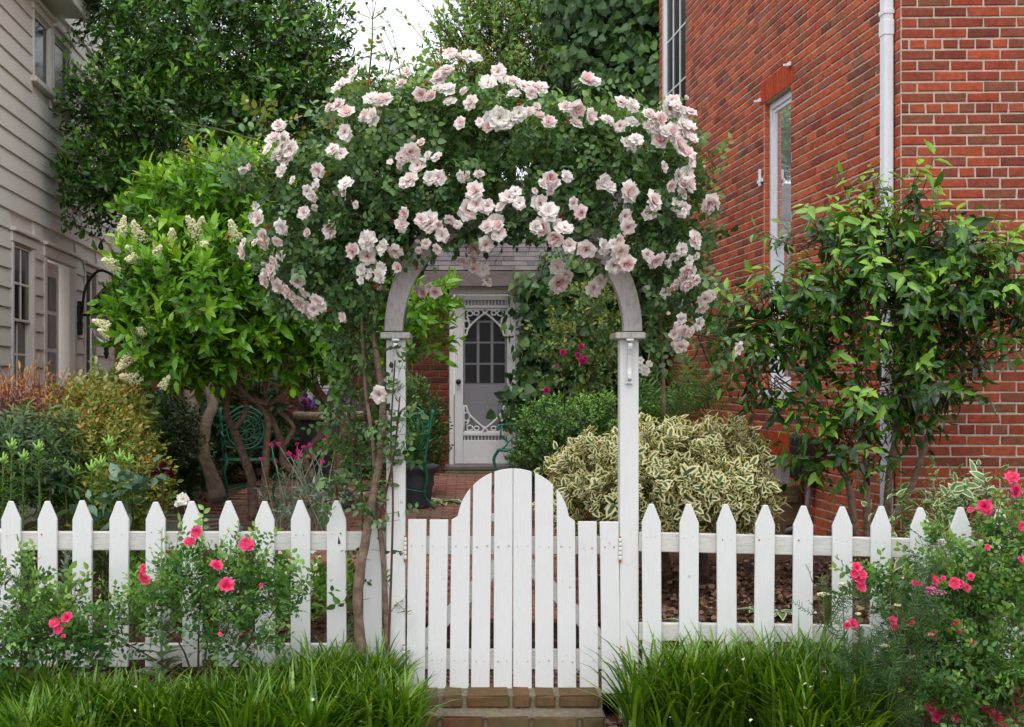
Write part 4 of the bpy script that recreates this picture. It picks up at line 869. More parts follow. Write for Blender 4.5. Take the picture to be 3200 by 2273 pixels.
trunk(t, [(21, [(1600, 1300), (1610, 800), (1590, 450), (1560, 150), (1550, -20)], .12, .02), (21, [(1610, 800), (1680, 450), (1700, 120)], .09, .02), (20.8, [(1600, 700), (1500, 420), (1420, 200)], .06, .015)], M_BARKD)
L_IVYF = leaf_mat('ivy_leaf_far', [(26, 48, 22), (40, 70, 30), (60, 96, 40), (92, 130, 52)], .45, .2)
t = empty('ivy_clad_tree', at(1930, 1200, 18), 'dark tree smothered in ivy beside the brick house', 'tree')
plant(t, [(1930, 60, 150, 200, 18, 1.0), (1870, 250, 120, 130, 17.8, .8), (2020, 220, 100, 160, 17.6, .7), (2060, 60, 70, 150, 17.4, .5), (1980, 400, 140, 120, 17.6, .8), (1850, 50, 90, 100, 18.2, .6), (2000, -100, 140, 120, 18, .9), (1860, 430, 130, 120, 17.8, .8), (2070, 330, 50, 140, 17.0, .4)],
      2600, 7, .13, T_HEART, L_IVYF, 160, sprig=3, up=-.1, spread=(85, 50), growth=.3, droop=.7, inner=.3, rough=.28, cell=40)
trunk(t, [(18, [(1950, 1200), (1945, 700), (1940, 300), (1935, 50)], .22, .1)], M_BARKD)
t = empty('background_tree', at(1180, 1000, 20), 'small leafy treetop low in the gap of white sky', 'tree')
plant(t, [(1230, 440, 130, 110, 20, .9), (1320, 330, 40, 60, 20, .4), (1090, 420, 100, 120, 20, .9), (1330, 460, 130, 100, 20, .8)], 800, 10, .09, T_OV, L_FAR, 0, sprig=5, up=.9, growth=.25, rough=.3)
trunk(t, [(20, [(1230, 1000), (1225, 500), (1240, 330)], .1, .03)], M_BARKD)
t = empty('background_tree', at(500, 1000, 19), 'dense tree standing behind the cottage and the clapboard house', 'tree')
plant(t, [(560, 350, 330, 300, 19, 1.2), (900, 420, 260, 220, 19, 1.2), (300, 300, 200, 300, 19, 1.0)], 1300, 8, .11, T_OV, L_IVYF, 0, sprig=4, up=.4, growth=.2, rough=.25)
trunk(t, [(19, [(520, 1000), (530, 600), (540, 300)], .2, .06)], M_BARKD)

# big dark glossy tree by the clapboard house
L_DARK = leaf_mat('dark_glossy_leaf', [(18, 38, 15), (30, 58, 20), (48, 86, 27), (84, 134, 42), (132, 180, 64)], .28, .18, old=(120, 110, 50))
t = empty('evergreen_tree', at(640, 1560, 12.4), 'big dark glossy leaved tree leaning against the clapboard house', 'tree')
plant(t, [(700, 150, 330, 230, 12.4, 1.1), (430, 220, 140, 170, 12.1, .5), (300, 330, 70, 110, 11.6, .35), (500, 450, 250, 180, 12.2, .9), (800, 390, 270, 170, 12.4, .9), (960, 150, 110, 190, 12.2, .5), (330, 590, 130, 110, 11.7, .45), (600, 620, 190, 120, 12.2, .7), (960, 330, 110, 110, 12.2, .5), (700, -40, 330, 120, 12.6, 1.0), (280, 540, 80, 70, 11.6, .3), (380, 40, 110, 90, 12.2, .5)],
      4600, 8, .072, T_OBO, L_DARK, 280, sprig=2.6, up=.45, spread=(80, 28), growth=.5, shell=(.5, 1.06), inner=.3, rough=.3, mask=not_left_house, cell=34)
trunk(t, [((10.9, 12.4), r4((1250, 1500), (1235, 1330), (1220, 1100), (1200, 850), (1190, 500), (1250, 100)), .072, .05), ((10.3, 12.2), r4((1370, 1640), (1340, 1500), (1290, 1350), (1310, 1150), (1350, 1050), (1310, 900), (1290, 750), (1330, 400)), .062, .04), (10.4, r4((1285, 1360), (1340, 1480), (1400, 1640)), .05, .055), (12.2, [(600, 800), (680, 500), (720, 200)], .05, .015), (12.2, [(640, 850), (500, 520), (420, 250)], .05, .012), (12.2, [(650, 800), (850, 480), (960, 250)], .04, .012)], M_BARKL)

# bright broad leaved shrub with cream panicles
L_PRIV = leaf_mat('bright_glossy_leaf', [(38, 70, 18), (62, 106, 26), (90, 144, 32), (126, 176, 44), (164, 202, 70)], .32, .26)
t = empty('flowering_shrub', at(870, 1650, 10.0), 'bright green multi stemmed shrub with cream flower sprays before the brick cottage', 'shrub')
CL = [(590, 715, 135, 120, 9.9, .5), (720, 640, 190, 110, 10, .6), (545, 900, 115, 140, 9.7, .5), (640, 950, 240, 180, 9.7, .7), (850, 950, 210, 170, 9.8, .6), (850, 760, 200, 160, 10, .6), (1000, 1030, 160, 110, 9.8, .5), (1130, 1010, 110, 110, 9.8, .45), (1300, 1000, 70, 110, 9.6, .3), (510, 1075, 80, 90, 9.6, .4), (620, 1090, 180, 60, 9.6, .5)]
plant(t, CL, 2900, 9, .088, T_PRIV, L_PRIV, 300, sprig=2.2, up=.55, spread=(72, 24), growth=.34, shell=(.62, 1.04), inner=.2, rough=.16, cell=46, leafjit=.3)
trunk(t, [(10.1, r4((1610, 1780), (1600, 1600), (1590, 1500), (1530, 1330), (1480, 1200), (1440, 1100), (1430, 850), (1300, 600)), .043, .02), (9.9, r4((1690, 1780), (1680, 1600), (1690, 1300), (1700, 1150), (1650, 1050), (1530, 950), (1450, 750)), .036, .016),
          (10, r4((2060, 1780), (1990, 1620), (1900, 1500), (1800, 1420), (1790, 1300), (1740, 1180), (1700, 1080), (1680, 950), (1720, 700)), .042, .016), (10.1, r4((2070, 1760), (2040, 1600), (1950, 1450), (1940, 1350), (2060, 1200), (2080, 1060), (1990, 960), (1940, 850), (1960, 650)), .040, .016),
          (10, r4((2090, 1780), (2130, 1600), (2150, 1350), (2180, 1150), (2080, 1030), (2000, 900), (1990, 650)), .046, .02), (9.9, r4((1800, 1310), (1860, 1200), (1830, 1140), (1760, 1080)), .02, .014), (10, r4((1490, 1200), (1560, 1080), (1540, 960), (1480, 800)), .022, .012), (10, r4((1690, 1060), (1800, 960), (1850, 800)), .02, .012), (10, r4((2180, 1000), (2230, 820), (2250, 650)), .025, .014), (9.9, r4((1700, 1040), (1600, 1010), (1500, 960), (1420, 800)), .025, .014)], M_BARK)
M_CREAM = flat('cream_floret', (240, 236, 196), .8, .2, .12, 60)
def panicle(root, px, py, size, Y, d=(0, -.5, .5)):
    r = np.random.default_rng(int(px * 7 + py)); d = unit(np.array(d) + r.normal(0, .3, 3)); L = size / F * Y; base = np.array(at(px, py, Y)); ico = np.array([(1, 0, 0), (-1, 0, 0), (0, 1, 0), (0, -1, 0), (0, 0, 1), (0, 0, -1)], float); Ti = np.array([(0, 2, 4), (2, 1, 4), (1, 3, 4), (3, 0, 4), (2, 0, 5), (1, 2, 5), (3, 1, 5), (0, 3, 5)])
    n = 300; tt = r.uniform(0, 1, n); rad = (1 - tt * .75) * .36; lobes = np.round(tt * 5); ph = lobes * 2.4 + r.integers(0, 4, n) * 1.57 + r.normal(0, .25, n); x = unit(np.cross(d, [0, .3, 1])); y = np.cross(d, x); q = r.uniform(.35, 1, n)
    P = base + (d[None] * (tt - .5)[:, None] + (x[None] * np.cos(ph)[:, None] + y[None] * np.sin(ph)[:, None]) * (rad * q)[:, None]) * L; s = r.uniform(.005, .0085, n)
    V = (ico[None] * s[:, None, None] + P[:, None]).reshape(-1, 3); T = (Ti[None] + (np.arange(n) * 6)[:, None, None]).reshape(-1, 3)
    o0 = np.array(origin_of(root)); me = tri_mesh('flower_panicle', V - o0, T, mats=[M_CREAM], smooth=False); o = bpy.data.objects.new('flower_panicle', me); COL.objects.link(o); o.parent = root
for x, y, s in ((870, 1470, 130), (780, 1420, 80), (1230, 1450, 150), (1090, 1510, 120), (1480, 1460, 110), (1000, 1590, 100), (1330, 1560, 90), (830, 1590, 90), (1280, 1410, 80), (960, 1400, 60)): panicle(t, x * .4926, y * .4926, s * .62, 9.25)
for x, y, s in ((700, 150, 120), (850, 120, 130), (640, 530, 90), (660, 590, 70), (890, 580, 100), (880, 630, 80), (1150, 430, 90), (1270, 440, 90), (800, 770, 130), (820, 875, 120), (1050, 900, 80), (1300, 30, 100), (1000, 70, 80)): panicle(t, x * .4926, 750 + y * .4926, s * .62, 9.15, (-.5 if x < 900 else 0, -.5, .2))

# glossy shrub by the brick house
L_CAM = leaf_mat('camellia_leaf', [(14, 32, 16), (24, 54, 20), (42, 82, 26), (76, 126, 34), (132, 174, 56)], .26, .16, old=(110, 104, 56))
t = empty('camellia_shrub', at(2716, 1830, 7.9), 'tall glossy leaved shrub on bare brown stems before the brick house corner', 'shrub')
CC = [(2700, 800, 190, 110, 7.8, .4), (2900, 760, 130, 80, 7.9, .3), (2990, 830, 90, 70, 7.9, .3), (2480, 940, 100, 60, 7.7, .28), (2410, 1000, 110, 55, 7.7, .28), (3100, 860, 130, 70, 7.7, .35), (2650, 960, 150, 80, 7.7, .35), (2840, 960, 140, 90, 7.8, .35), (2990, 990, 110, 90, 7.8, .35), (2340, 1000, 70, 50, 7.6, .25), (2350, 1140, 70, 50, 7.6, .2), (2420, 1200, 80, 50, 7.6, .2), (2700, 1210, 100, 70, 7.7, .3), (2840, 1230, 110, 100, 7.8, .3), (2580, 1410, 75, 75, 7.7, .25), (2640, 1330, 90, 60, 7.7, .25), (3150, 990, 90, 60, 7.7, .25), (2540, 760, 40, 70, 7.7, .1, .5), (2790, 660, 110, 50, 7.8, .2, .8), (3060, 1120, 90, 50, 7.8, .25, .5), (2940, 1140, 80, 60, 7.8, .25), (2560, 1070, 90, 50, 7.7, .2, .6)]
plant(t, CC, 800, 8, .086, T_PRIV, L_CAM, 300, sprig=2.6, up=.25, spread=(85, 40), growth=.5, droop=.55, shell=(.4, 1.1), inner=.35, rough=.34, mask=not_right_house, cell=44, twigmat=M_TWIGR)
trunk(t, [(7.75, r6((1170, 1900), (1130, 1600), (1100, 1500), (1040, 1400), (1000, 1200), (900, 1030), (830, 900), (730, 740), (600, 560), (480, 420)), .024, .008), (7.8, r6((1240, 1920), (1235, 1620), (1235, 1400), (1210, 1270), (1190, 1000), (1150, 650), (1130, 300), (1150, 50)), .025, .008), (7.95, r6((1360, 1920), (1370, 1620), (1390, 1400), (1420, 1250), (1450, 900), (1500, 700), (1520, 300)), .029, .01), (7.85, r6((1350, 1900), (1430, 1720), (1500, 1600), (1560, 1450), (1640, 1200), (1730, 1020), (1820, 880), (1880, 750), (2000, 500)), .027, .01), (7.8, r6((1190, 760), (1300, 560), (1380, 300)), .012, .006), (7.8, r6((1450, 850), (1380, 820), (1300, 700)), .012, .006), (7.8, r6((870, 980), (800, 960), (650, 860)), .01, .005)], M_BARK, .06)

# yellow edged euonymus
L_VAR = leaf_mat('variegated_leaf', [(44, 70, 44), (66, 94, 56), (96, 120, 70)], .4, .25, (246, 236, 182), .36, .6, old=None)
t = empty('variegated_shrub', at(2080, 1860, 8.0), 'rounded yellow and green variegated shrub behind the right fence', 'shrub')
plant(t, [(1870, 1490, 100, 90, 7.9, .4), (2060, 1440, 150, 80, 8.1, .45), (2230, 1420, 100, 70, 8.1, .4), (1930, 1570, 180, 80, 7.7, .4), (2270, 1530, 100, 90, 7.9, .4), (2120, 1540, 200, 110, 7.8, .45), (1810, 1500, 60, 60, 7.9, .3), (2330, 1590, 50, 50, 7.9, .25)],
      1900, 9, .056, [leaf_tmpl(.64, f, d) for f, d in ((.15, .15), (.22, .3), (.08, 0))], L_VAR, 300, sprig=1.7, up=.35, spread=(88, 42), growth=.3, shell=(.75, 1.05), inner=.15, rough=.12, cell=34, tadd=-.1, mask=not_right_house)
trunk(t, [(8.1, [(2190, 1880), (2200, 1760), (2180, 1600)], .04, .02), (8.1, [(2090, 1880), (2080, 1740), (2040, 1550)], .03, .015), (8.1, [(2260, 1870), (2290, 1740), (2300, 1600)], .03, .015)], M_BARKD)

# clipped hedge beside the cottage door and small evergreens
L_HEDGE = leaf_mat('hedge_leaf', [(30, 54, 26), (46, 78, 32), (68, 108, 40), (112, 156, 58)], .3, .15, old=None)
t = empty('clipped_shrub', at(1800, 1600, 10.8), 'clipped dark green shrub before the cottage door', 'shrub')
plant(t, [(1770, 1345, 140, 75, 10.6, .45), (1900, 1325, 120, 65, 10.8, .45), (1700, 1415, 80, 75, 10.5, .4), (1850, 1410, 150, 75, 10.6, .45), (2000, 1335, 60, 65, 10.9, .35), (1665, 1455, 45, 50, 10.5, .3)], 2500, 8, .034, T_OV, L_HEDGE, 120, sprig=3, up=.5, growth=.5, shell=(.75, 1.05), inner=.15, rough=.14, cell=30)
t = empty('boxwood', at(1315, 1500, 12.6), 'dark green upright boxwood beside the cottage door', 'shrub')
plant(t, [(1300, 1320, 75, 110, 12.6, .35), (1320, 1390, 55, 90, 12.5, .3), (1280, 1300, 50, 80, 12.6, .3)], 1300, 8, .032, T_OV, L_HEDGE, 60, sprig=3, up=.6, growth=.25, shell=(.75, 1.04), rough=.08)
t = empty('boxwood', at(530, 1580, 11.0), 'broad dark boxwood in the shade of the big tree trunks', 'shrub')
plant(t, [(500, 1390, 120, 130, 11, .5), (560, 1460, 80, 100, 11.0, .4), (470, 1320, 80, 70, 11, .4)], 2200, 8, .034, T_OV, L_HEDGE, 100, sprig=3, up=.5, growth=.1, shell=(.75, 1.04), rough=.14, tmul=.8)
L_BRON = leaf_mat('bronze_shrub_leaf', [(66, 84, 32), (96, 116, 42), (132, 146, 58), (164, 130, 62), (186, 120, 70)], .5, .25)
t = empty('bronze_shrub', at(330, 1640, 8.6), 'rounded shrub with yellow green and coppery leaves by the clapboard house', 'shrub')
plant(t, [(250, 1420, 130, 120, 8.7, .5), (350, 1440, 110, 130, 8.5, .45), (420, 1520, 90, 90, 8.4, .35), (300, 1330, 110, 90, 8.9, .45), (380, 1560, 120, 80, 8.3, .35)], 2300, 8, .034, T_OV, L_BRON, 140, sprig=3, up=.6, growth=.15, shell=(.7, 1.05), rough=.16, cell=26)
L_PALE = leaf_mat('pale_leaf', [(92, 116, 56), (122, 144, 74), (150, 168, 96), (176, 186, 118)], .5, .28)
t = empty('pale_shrub', at(370, 1500, 9.4), 'pale green shrub rising behind the coppery one', 'shrub')
plant(t, [(340, 1290, 70, 90, 9.4, .3), (290, 1300, 60, 70, 9.4, .3), (390, 1340, 40, 80, 9.3, .25), (250, 1310, 50, 60, 9.4, .2)], 520, 8, .05, T_OBO, L_PALE, 100, sprig=3, up=.9, growth=.4, shell=(.6, 1.05), rough=.2)
L_NAND = leaf_mat('nandina_leaf', [(34, 56, 34), (54, 82, 48), (78, 106, 60), (112, 128, 78)], .45, .2)
t = empty('nandina', at(80, 1650, 8.4), 'dark fine leaved shrub beneath the narrow window', 'shrub')
plant(t, [(70, 1400, 110, 90, 8.4, .4), (150, 1400, 70, 90, 8.3, .35), (20, 1460, 90, 90, 8.2, .35), (170, 1480, 60, 80, 8.2, .3)], 1000, 9, .055, T_LANCE, L_NAND, 120, sprig=2.6, up=.2, growth=.2, droop=.5, rough=.2)
L_PURP = leaf_mat('bronze_feather_leaf', [(116, 66, 74), (138, 80, 76), (176, 116, 66), (206, 150, 84)], .6, .3)
t = empty('feathery_shrub', at(60, 1500, 8.9), 'wispy purple and orange feathery shrub beneath the narrow window', 'shrub')
plant(t, [(60, 1290, 60, 60, 8.9, .25), (130, 1270, 60, 70, 8.9, .25), (20, 1310, 50, 60, 8.9, .25), (190, 1310, 50, 50, 8.9, .25)], 260, 9, .04, T_NARROW, L_PURP, 0, sprig=5, up=1.0, growth=.9, spread=(50, 25), shell=(.4, 1.1), rough=.3, twigmat=flat('purple_twig', (120, 62, 84), .7, .3))

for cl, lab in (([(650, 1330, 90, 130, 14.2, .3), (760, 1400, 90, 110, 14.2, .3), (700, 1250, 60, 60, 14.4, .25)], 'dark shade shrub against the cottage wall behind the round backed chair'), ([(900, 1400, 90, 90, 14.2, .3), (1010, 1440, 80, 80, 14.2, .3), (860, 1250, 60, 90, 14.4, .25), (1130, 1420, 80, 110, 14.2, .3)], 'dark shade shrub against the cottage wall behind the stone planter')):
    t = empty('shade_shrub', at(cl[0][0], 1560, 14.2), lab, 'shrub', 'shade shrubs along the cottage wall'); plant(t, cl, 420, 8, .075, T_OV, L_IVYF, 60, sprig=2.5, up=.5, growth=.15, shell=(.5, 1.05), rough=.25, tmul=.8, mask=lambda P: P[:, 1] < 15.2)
# vines on the cottage wall
L_IVY = leaf_mat('vine_leaf', [(32, 58, 32), (50, 84, 44), (72, 108, 56), (110, 142, 74)], .45, .2)
t = empty('wall_vine', at(1760, 1480, 15.0), 'dark leafy vine covering the cottage wall beside the white door', 'vine')
plant(t, [(1790, 1050, 130, 190, 15.0, .18), (1710, 1160, 60, 120, 14.95, .18), (1850, 950, 140, 140, 15.0, .2), (1950, 1060, 110, 200, 15.0, .2), (1710, 930, 60, 50, 14.9, .15), (1790, 870, 100, 50, 14.9, .2), (1650, 1270, 40, 50, 14.8, .15), (1720, 1280, 100, 80, 14.9, .2), (2010, 900, 80, 120, 14.8, .2)],
      1500, 6, .095, T_HEART, L_IVY, 240, sprig=2.4, up=-.1, spread=(85, 55), growth=.35, droop=.8, inner=.3, rough=.18, cell=36)
trunk(t, [(15.1, [(1720, 1480), (1740, 1200), (1760, 950), (1800, 850)], .03, .012), (15.1, [(1860, 1480), (1850, 1250), (1880, 1000)], .025, .01)], M_BARKD)
L_RB = leaf_mat('rose_leaf_pale', [(62, 94, 52), (86, 120, 66), (118, 148, 86), (172, 164, 70)], .45, .25)
t = empty('rose_bush', at(1780, 1520, 13.0), 'loose rose bush with magenta blooms before the leafy cottage wall', 'rose bush')
plant(t, [(1830, 960, 110, 90, 13, .4), (1780, 1080, 130, 90, 13, .4), (1900, 1060, 70, 120, 13, .35), (1850, 1180, 120, 90, 13, .4)], 330, 7, .05, T_OV, L_RB, 120, sprig=3, up=.4, growth=.4, shell=(.4, 1.1), inner=.4, rough=.3)
trunk(t, [(13, [(1790, 1500), (1770, 1250), (1740, 1080)], .012, .005), (13, [(1830, 1500), (1850, 1250), (1870, 950)], .012, .005), (13, [(1810, 1500), (1830, 1200), (1810, 1100)], .01, .004)], M_TWIGR)
for x, y, s in ((1440, 715, 50), (1555, 680, 42), (1535, 735, 42), (1565, 770, 50), (1580, 755, 40), (1335, 955, 48), (1400, 800, 30)): put_flower(t, random.choice(MAGS), at(1050 + x * .4926, 750 + y * .4926, 12.4), (random.uniform(-.4, .4), -.8, .4), s * .4926 / F * 12.4 * 1.1)

# ------------------------------------------------------------------ garden furniture
def make_chair():
    r = empty('garden_chair', (0, 0, 0)); t = MB()
    sw, sdp, sh, bh = .42, .42, .46, .90
    t = MB(); t.tube([(-.23, .25, .92), (-.215, .22, .75), (-.2, .18, .5), (-.18, .17, .36)], [.018, .014, .014, .014], 7); t.build('back_post', M_GREEN, r)
    t = MB(); t.tube([(.23, .25, .92), (.215, .22, .75), (.2, .18, .5), (.18, .17, .36)], [.018, .014, .014, .014], 7); t.build('back_post', M_GREEN, r)
    m_ = MB(); cb = lambda a, rr: (rr * math.cos(a), .215 + .04 * math.sin(a) * rr / .17, .715 + rr * math.sin(a))
    for rr, th in ((.17, .009), (.135, .006), (.085, .006)): m_.tube([cb(a, rr) for a in np.linspace(0, 6.283, 17)[:-1]], th, 6, closed=True, seg=2)
    for k in range(16):
        a = k * .3927; m_.tube([cb(a, .085), cb(a, .112), cb(a + .16, .112), cb(a + .16, .122)], .005, 4, seg=1)
        m_.tube([cb(a, .135), cb(a + .2, .155), cb(a + .1, .17)], .004, 4, seg=2)
    for k in range(8): m_.tube([cb(k * .785, 0), cb(k * .785 + .3, .045), cb(k * .785, .085)], .006, 4, seg=2)
    m_.build('medallion', M_GREEN, r)
    c = MB(); c.tube([(-.215, .22, .80), (-.15, .23, .86), (-.06, .24, .92), (0, .24, .935), (.06, .24, .92), (.15, .23, .86), (.215, .22, .80)], .011, 7)
    for s in (-1, 1):
        for (x, z, q) in ((.17, .83, .03), (.185, .74, .025), (.18, .64, .03), (.15, .58, .025)): c.tube([(s * (x + q * math.cos(a)), .215, z + q * math.sin(a)) for a in np.linspace(0, 6.283, 9)[:-1]], .006, 5, closed=True, seg=2)
    c.tube([(-.2, .19, .57), (-.1, .2, .55), (0, .2, .54), (.1, .2, .55), (.2, .19, .57)], .009, 6); c.build('back_scrollwork', M_GREEN, r)
    s_ = MB(); s_.tube([(-.2, -.2, sh), (.2, -.2, sh), (.2, .19, sh - .01), (-.2, .19, sh - .01)], .012, 6, closed=True, seg=4)
    for k in range(9): x = -.17 + k * .0425; s_.tube([(x, -.2, sh), (x + .01, 0, sh + .006), (x, .19, sh - .01)], .006, 5, seg=2)
    for k in range(4): y = -.14 + k * .09; s_.tube([(-.2, y, sh + .002), (.2, y, sh + .002)], .005, 5, seg=2)
    s_.build('seat', M_GREEN, r)
    for s in (-1, 1):
        a = MB(); a.tube([(s * .215, .22, .70), (s * .24, .05, .70), (s * .25, -.14, .705), (s * .245, -.2, .68), (s * .235, -.19, .65)], .012, 7); a.tube([(s * .245, -.15, .70), (s * .225, -.17, .6), (s * .215, -.1, .53), (s * .2, -.17, .46)], .01, 6)
        a.tube([(s * .21, -.1, .53), (s * .22, -.02, .58), (s * .21, .02, .5)], .007, 5); a.build('arm', M_GREEN, r)
        l = MB(); l.tube([(s * .2, -.2, sh), (s * .235, -.24, .36), (s * .2, -.22, .18), (s * .24, -.28, .03), (s * .25, -.31, .0)], [.016, .016, .012, .012, .016], 7); l.build('leg', M_GREEN, r)
        l = MB(); l.tube([(s * .19, .18, sh), (s * .2, .2, .3), (s * .17, .2, .16), (s * .22, .28, .03), (s * .23, .31, 0)], [.015, .014, .011, .012, .015], 7); l.build('leg', M_GREEN, r)
    st = MB(); st.tube([(-.2, -.22, .2), (0, 0, .22), (.19, .2, .18)], .008, 6); st.tube([(.2, -.22, .2), (0, 0, .235), (-.19, .2, .18)], .008, 6); st.build('stretcher', M_GREEN, r)
    return r
def put(o, p, rz, label, cat, group): o.location = p; o.rotation_euler = (0, 0, rz); tag(o, label, cat, group); return o
def dup(root):
    c = root.copy(); COL.objects.link(c)
    for ch in list(root.children): d = ch.copy(); COL.objects.link(d); d.parent = c
    return c
ch0 = make_chair(); gzf = lambda x, y: float(gz(x, y)) + .02
p = at(775, 1400, 11.6); put(ch0, (p.x, p.y, gzf(p.x, p.y)), .28, 'green iron chair with round medallion back behind the shrub stems', 'chair', 'green iron garden chairs')
c2 = dup(ch0); p = at(1640, 1400, 12.6); put(c2, (p.x, p.y, gzf(p.x, p.y)), -1.25, 'green iron chair with its arm showing left of the clipped hedge', 'chair', 'green iron garden chairs')
c3 = dup(ch0); p = at(1235, 1400, 11.4); put(c3, (p.x, p.y, gzf(p.x, p.y)), -.75, 'green iron chair mostly hidden behind the left arbor post', 'chair', 'green iron garden chairs')
# stone urn with pansies, pineapple finial behind
p = at(1030, 1300, 11.6); z0 = gzf(p.x, p.y); zt = at(1010, 1288, 11.6).z
u = empty('garden_urn', (p.x, p.y, z0), 'wide stone planter bowl with pale rim planted with pansies', 'urn'); H = zt - z0
t = MB(); t.lathe((p.x, p.y, z0), [(.2, 0), (.2, .06), (.12, .12), (.1, .25), (.16, H - .42), (.26, H - .30), (.29, H - .16), (.27, H - .07)], 20, 0, lambda a, z: .02 * math.sin(a * 12) if z > .3 else 0); t.build('bowl', M_POT, u)
t = MB(); t.lathe((p.x, p.y, z0), [(.26, H - .07), (.33, H - .05), (.335, H), (.29, H + .005)], 24); t.build('rim', M_STONE, u)
t = MB(); t.lathe((p.x, p.y, z0), [(.285, H - .03), (.2, H + .03), (.01, H + .05)], 16); t.build('potting_soil', M_SOIL, u)
P_VIO = petal_mat('violet_petal', [(150, 110, 216), (110, 60, 190), (70, 30, 140)]); VIO = rose_mesh(80, [(5, 84, .7, 5, .04)], 1, .6, True, .12, mats=[P_VIO, M_YSTAMEN, M_SEPAL])
pans = empty('pansy', (p.x, p.y, z0 + H), 'purple pansies and dark leaved bedding flowering in the stone planter', 'flowers')
for k in range(26): put_flower(pans, VIO if k % 4 else CAMPION[0], (p.x + random.uniform(-.26, .3), p.y + random.uniform(-.26, .0), z0 + H + random.uniform(.05, .13)), (random.uniform(-.4, .4), -.9, .4), random.uniform(.03, .05))
L_PL = leaf_mat('purple_leaf', [(60, 34, 66), (88, 50, 92), (70, 90, 60)], .5, .2)
pp = np.array([[p.x + random.uniform(-.27, .27), p.y + random.uniform(-.25, .05), z0 + H + .02] for _ in range(40)]); plant(pans, [], 0, 6, .055, T_OV, L_PL, 40, sprig=2, up=1, pts=(pp, rng.normal(0, .5, (40, 3))), twigs=False)
p = at(1058, 1250, 12.0); fnl = empty('pineapple_finial', p, 'dark lead pineapple finial standing behind the pansies', 'finial'); zb0 = gzf(p.x, p.y)
t = MB(); zt = at(0, 1188, 12).z; h = zt - zb0; t.lathe((p.x, p.y, zb0), [(.15, 0), (.15, .1), (.09, .14), (.09, h - .4), (.12, h - .37), (.12, h - .34)], 14); t.build('pedestal', M_LEAD, fnl)
t = MB(); t.lathe((p.x, p.y, zt), [(.05, -.34), (.07, -.33), (.04, -.3), (.085, -.25), (.108, -.19), (.105, -.12), (.07, -.04), (.02, 0)], 18, 0, lambda a, z: .06 * math.sin(a * 6 + z * 60)); t.build('pineapple', M_LEAD, fnl)
# pot by the door with grassy plant
p = at(1300, 1560, 11.6); z0 = gzf(p.x, p.y); pot = empty('plant_pot', (p.x, p.y, z0), 'grey fluted pot beside the arbor post holding a strappy plant', 'pot')
t = MB(); t.lathe((p.x, p.y, z0), [(.12, 0), (.13, .05), (.15, .2), (.165, .24), (.16, .3), (.19, .36), (.21, .38), (.21, .41), (.18, .41)], 20, 0, lambda a, z: .012 * math.sin(a * 20) if z > .33 else 0); t.build('pot_body', M_POT, pot)
t = MB(); t.lathe((p.x, p.y, z0), [(.185, .39), (.1, .40), (.01, .41)], 14); t.build('potting_soil', M_SOIL, pot)
def blades(name, centers, per, length, width, mat_, lean=(.2, .9), root=None, seg=5, up=1.0, kind=None, curl=1.5, jitter=.02, cb=None):
    """arching strap leaves; one mesh"""
    n = len(centers) * per; c = np.repeat(np.array(centers), per, 0) + rng.normal(0, jitter, (n, 3)) * np.array([1, 1, .1]); a = rng.uniform(0, 2 * math.pi, n); L = length * rng.uniform(.6, 1.2, n); th = rng.uniform(*lean, n); cu = curl * rng.uniform(.5, 1.3, n)
    d = np.stack([np.cos(a), np.sin(a), 0 * a], 1); side = np.stack([-np.sin(a), np.cos(a), 0 * a], 1); V = []; pos = c.copy(); tw = rng.uniform(.7, 1.2, n) * width
    for k in range(seg + 1):
        t = k / seg; w = tw * (1 - t ** 3.5) * .5 + .0004; V += [pos - side * w[:, None], pos + side * w[:, None]]
        ang = th + cu * t * t * .8; pos = pos + (d * np.sin(ang)[:, None] + np.array([0, 0, 1]) * np.cos(ang)[:, None]) * (L / seg)[:, None]
    V = np.stack(V, 1).reshape(-1, 3); m_ = 2 * seg + 2; T = []
    for k in range(seg): T += [(2 * k, 2 * k + 1, 2 * k + 3), (2 * k, 2 * k + 3, 2 * k + 2)]
    T = (np.array(T)[None] + (np.arange(n) * m_)[:, None, None]).reshape(-1, 3); o0 = np.array(origin_of(root)) if root else 0
    me = tri_mesh(name, V - o0, T, {'tint': np.repeat(np.clip(rng.beta(2, 2.4, n), 0, 1), m_), 'edge': np.full(len(V), .5)}, mats=[mat_]); o = bpy.data.objects.new(name, me); COL.objects.link(o); o.parent = root
    if kind: o['kind'] = kind
    return o
L_STRAP = leaf_mat('strap_leaf', [(60, 92, 36), (92, 126, 52), (124, 150, 70)], .45, .25)
blades('foliage', [(p.x, p.y, z0 + .4)] * 3, 14, .5, .016, L_STRAP, (.1, .6), pot, kind='stuff')
L_HOSTA = leaf_mat('hosta_leaf', [(70, 104, 56), (92, 126, 70), (120, 150, 92)], .45, .2, (220, 226, 190), .6, .85)
def hosta(px, py, Y, label, n=26, size=.14, grp=None, z=None):
    q = at(px, py, Y); z0 = float(gz(q.x, q.y)) if z is None else z; h = empty('hosta', (q.x, q.y, z0), label, 'plant', grp); a = np.linspace(0, n * 2.4, n); rr = np.linspace(.02, 1, n) * size * .5
    P = np.stack([q.x + rr * np.cos(a), q.y + rr * np.sin(a), np.full(n, z0 + .03)], 1); D = np.stack([np.cos(a), np.sin(a), np.full(n, .55)], 1); ln = size * rng.uniform(.7, 1.1, n); Ms = np.zeros((n, 4, 4)); Ms[:, 3, 3] = 1
    Ms[:, :3, :3] = frames(D, np.tile([0, 0, 1.0], (n, 1)) + 0 * D) * ln[:, None, None]; Ms[:, :3, 3] = P; put_leaves(h, Ms[:-2], rng.uniform(0, 1, n - 2), [leaf_tmpl(.6, .2, .5), leaf_tmpl(.55, .25, .7)], L_HOSTA, n, 3); return h
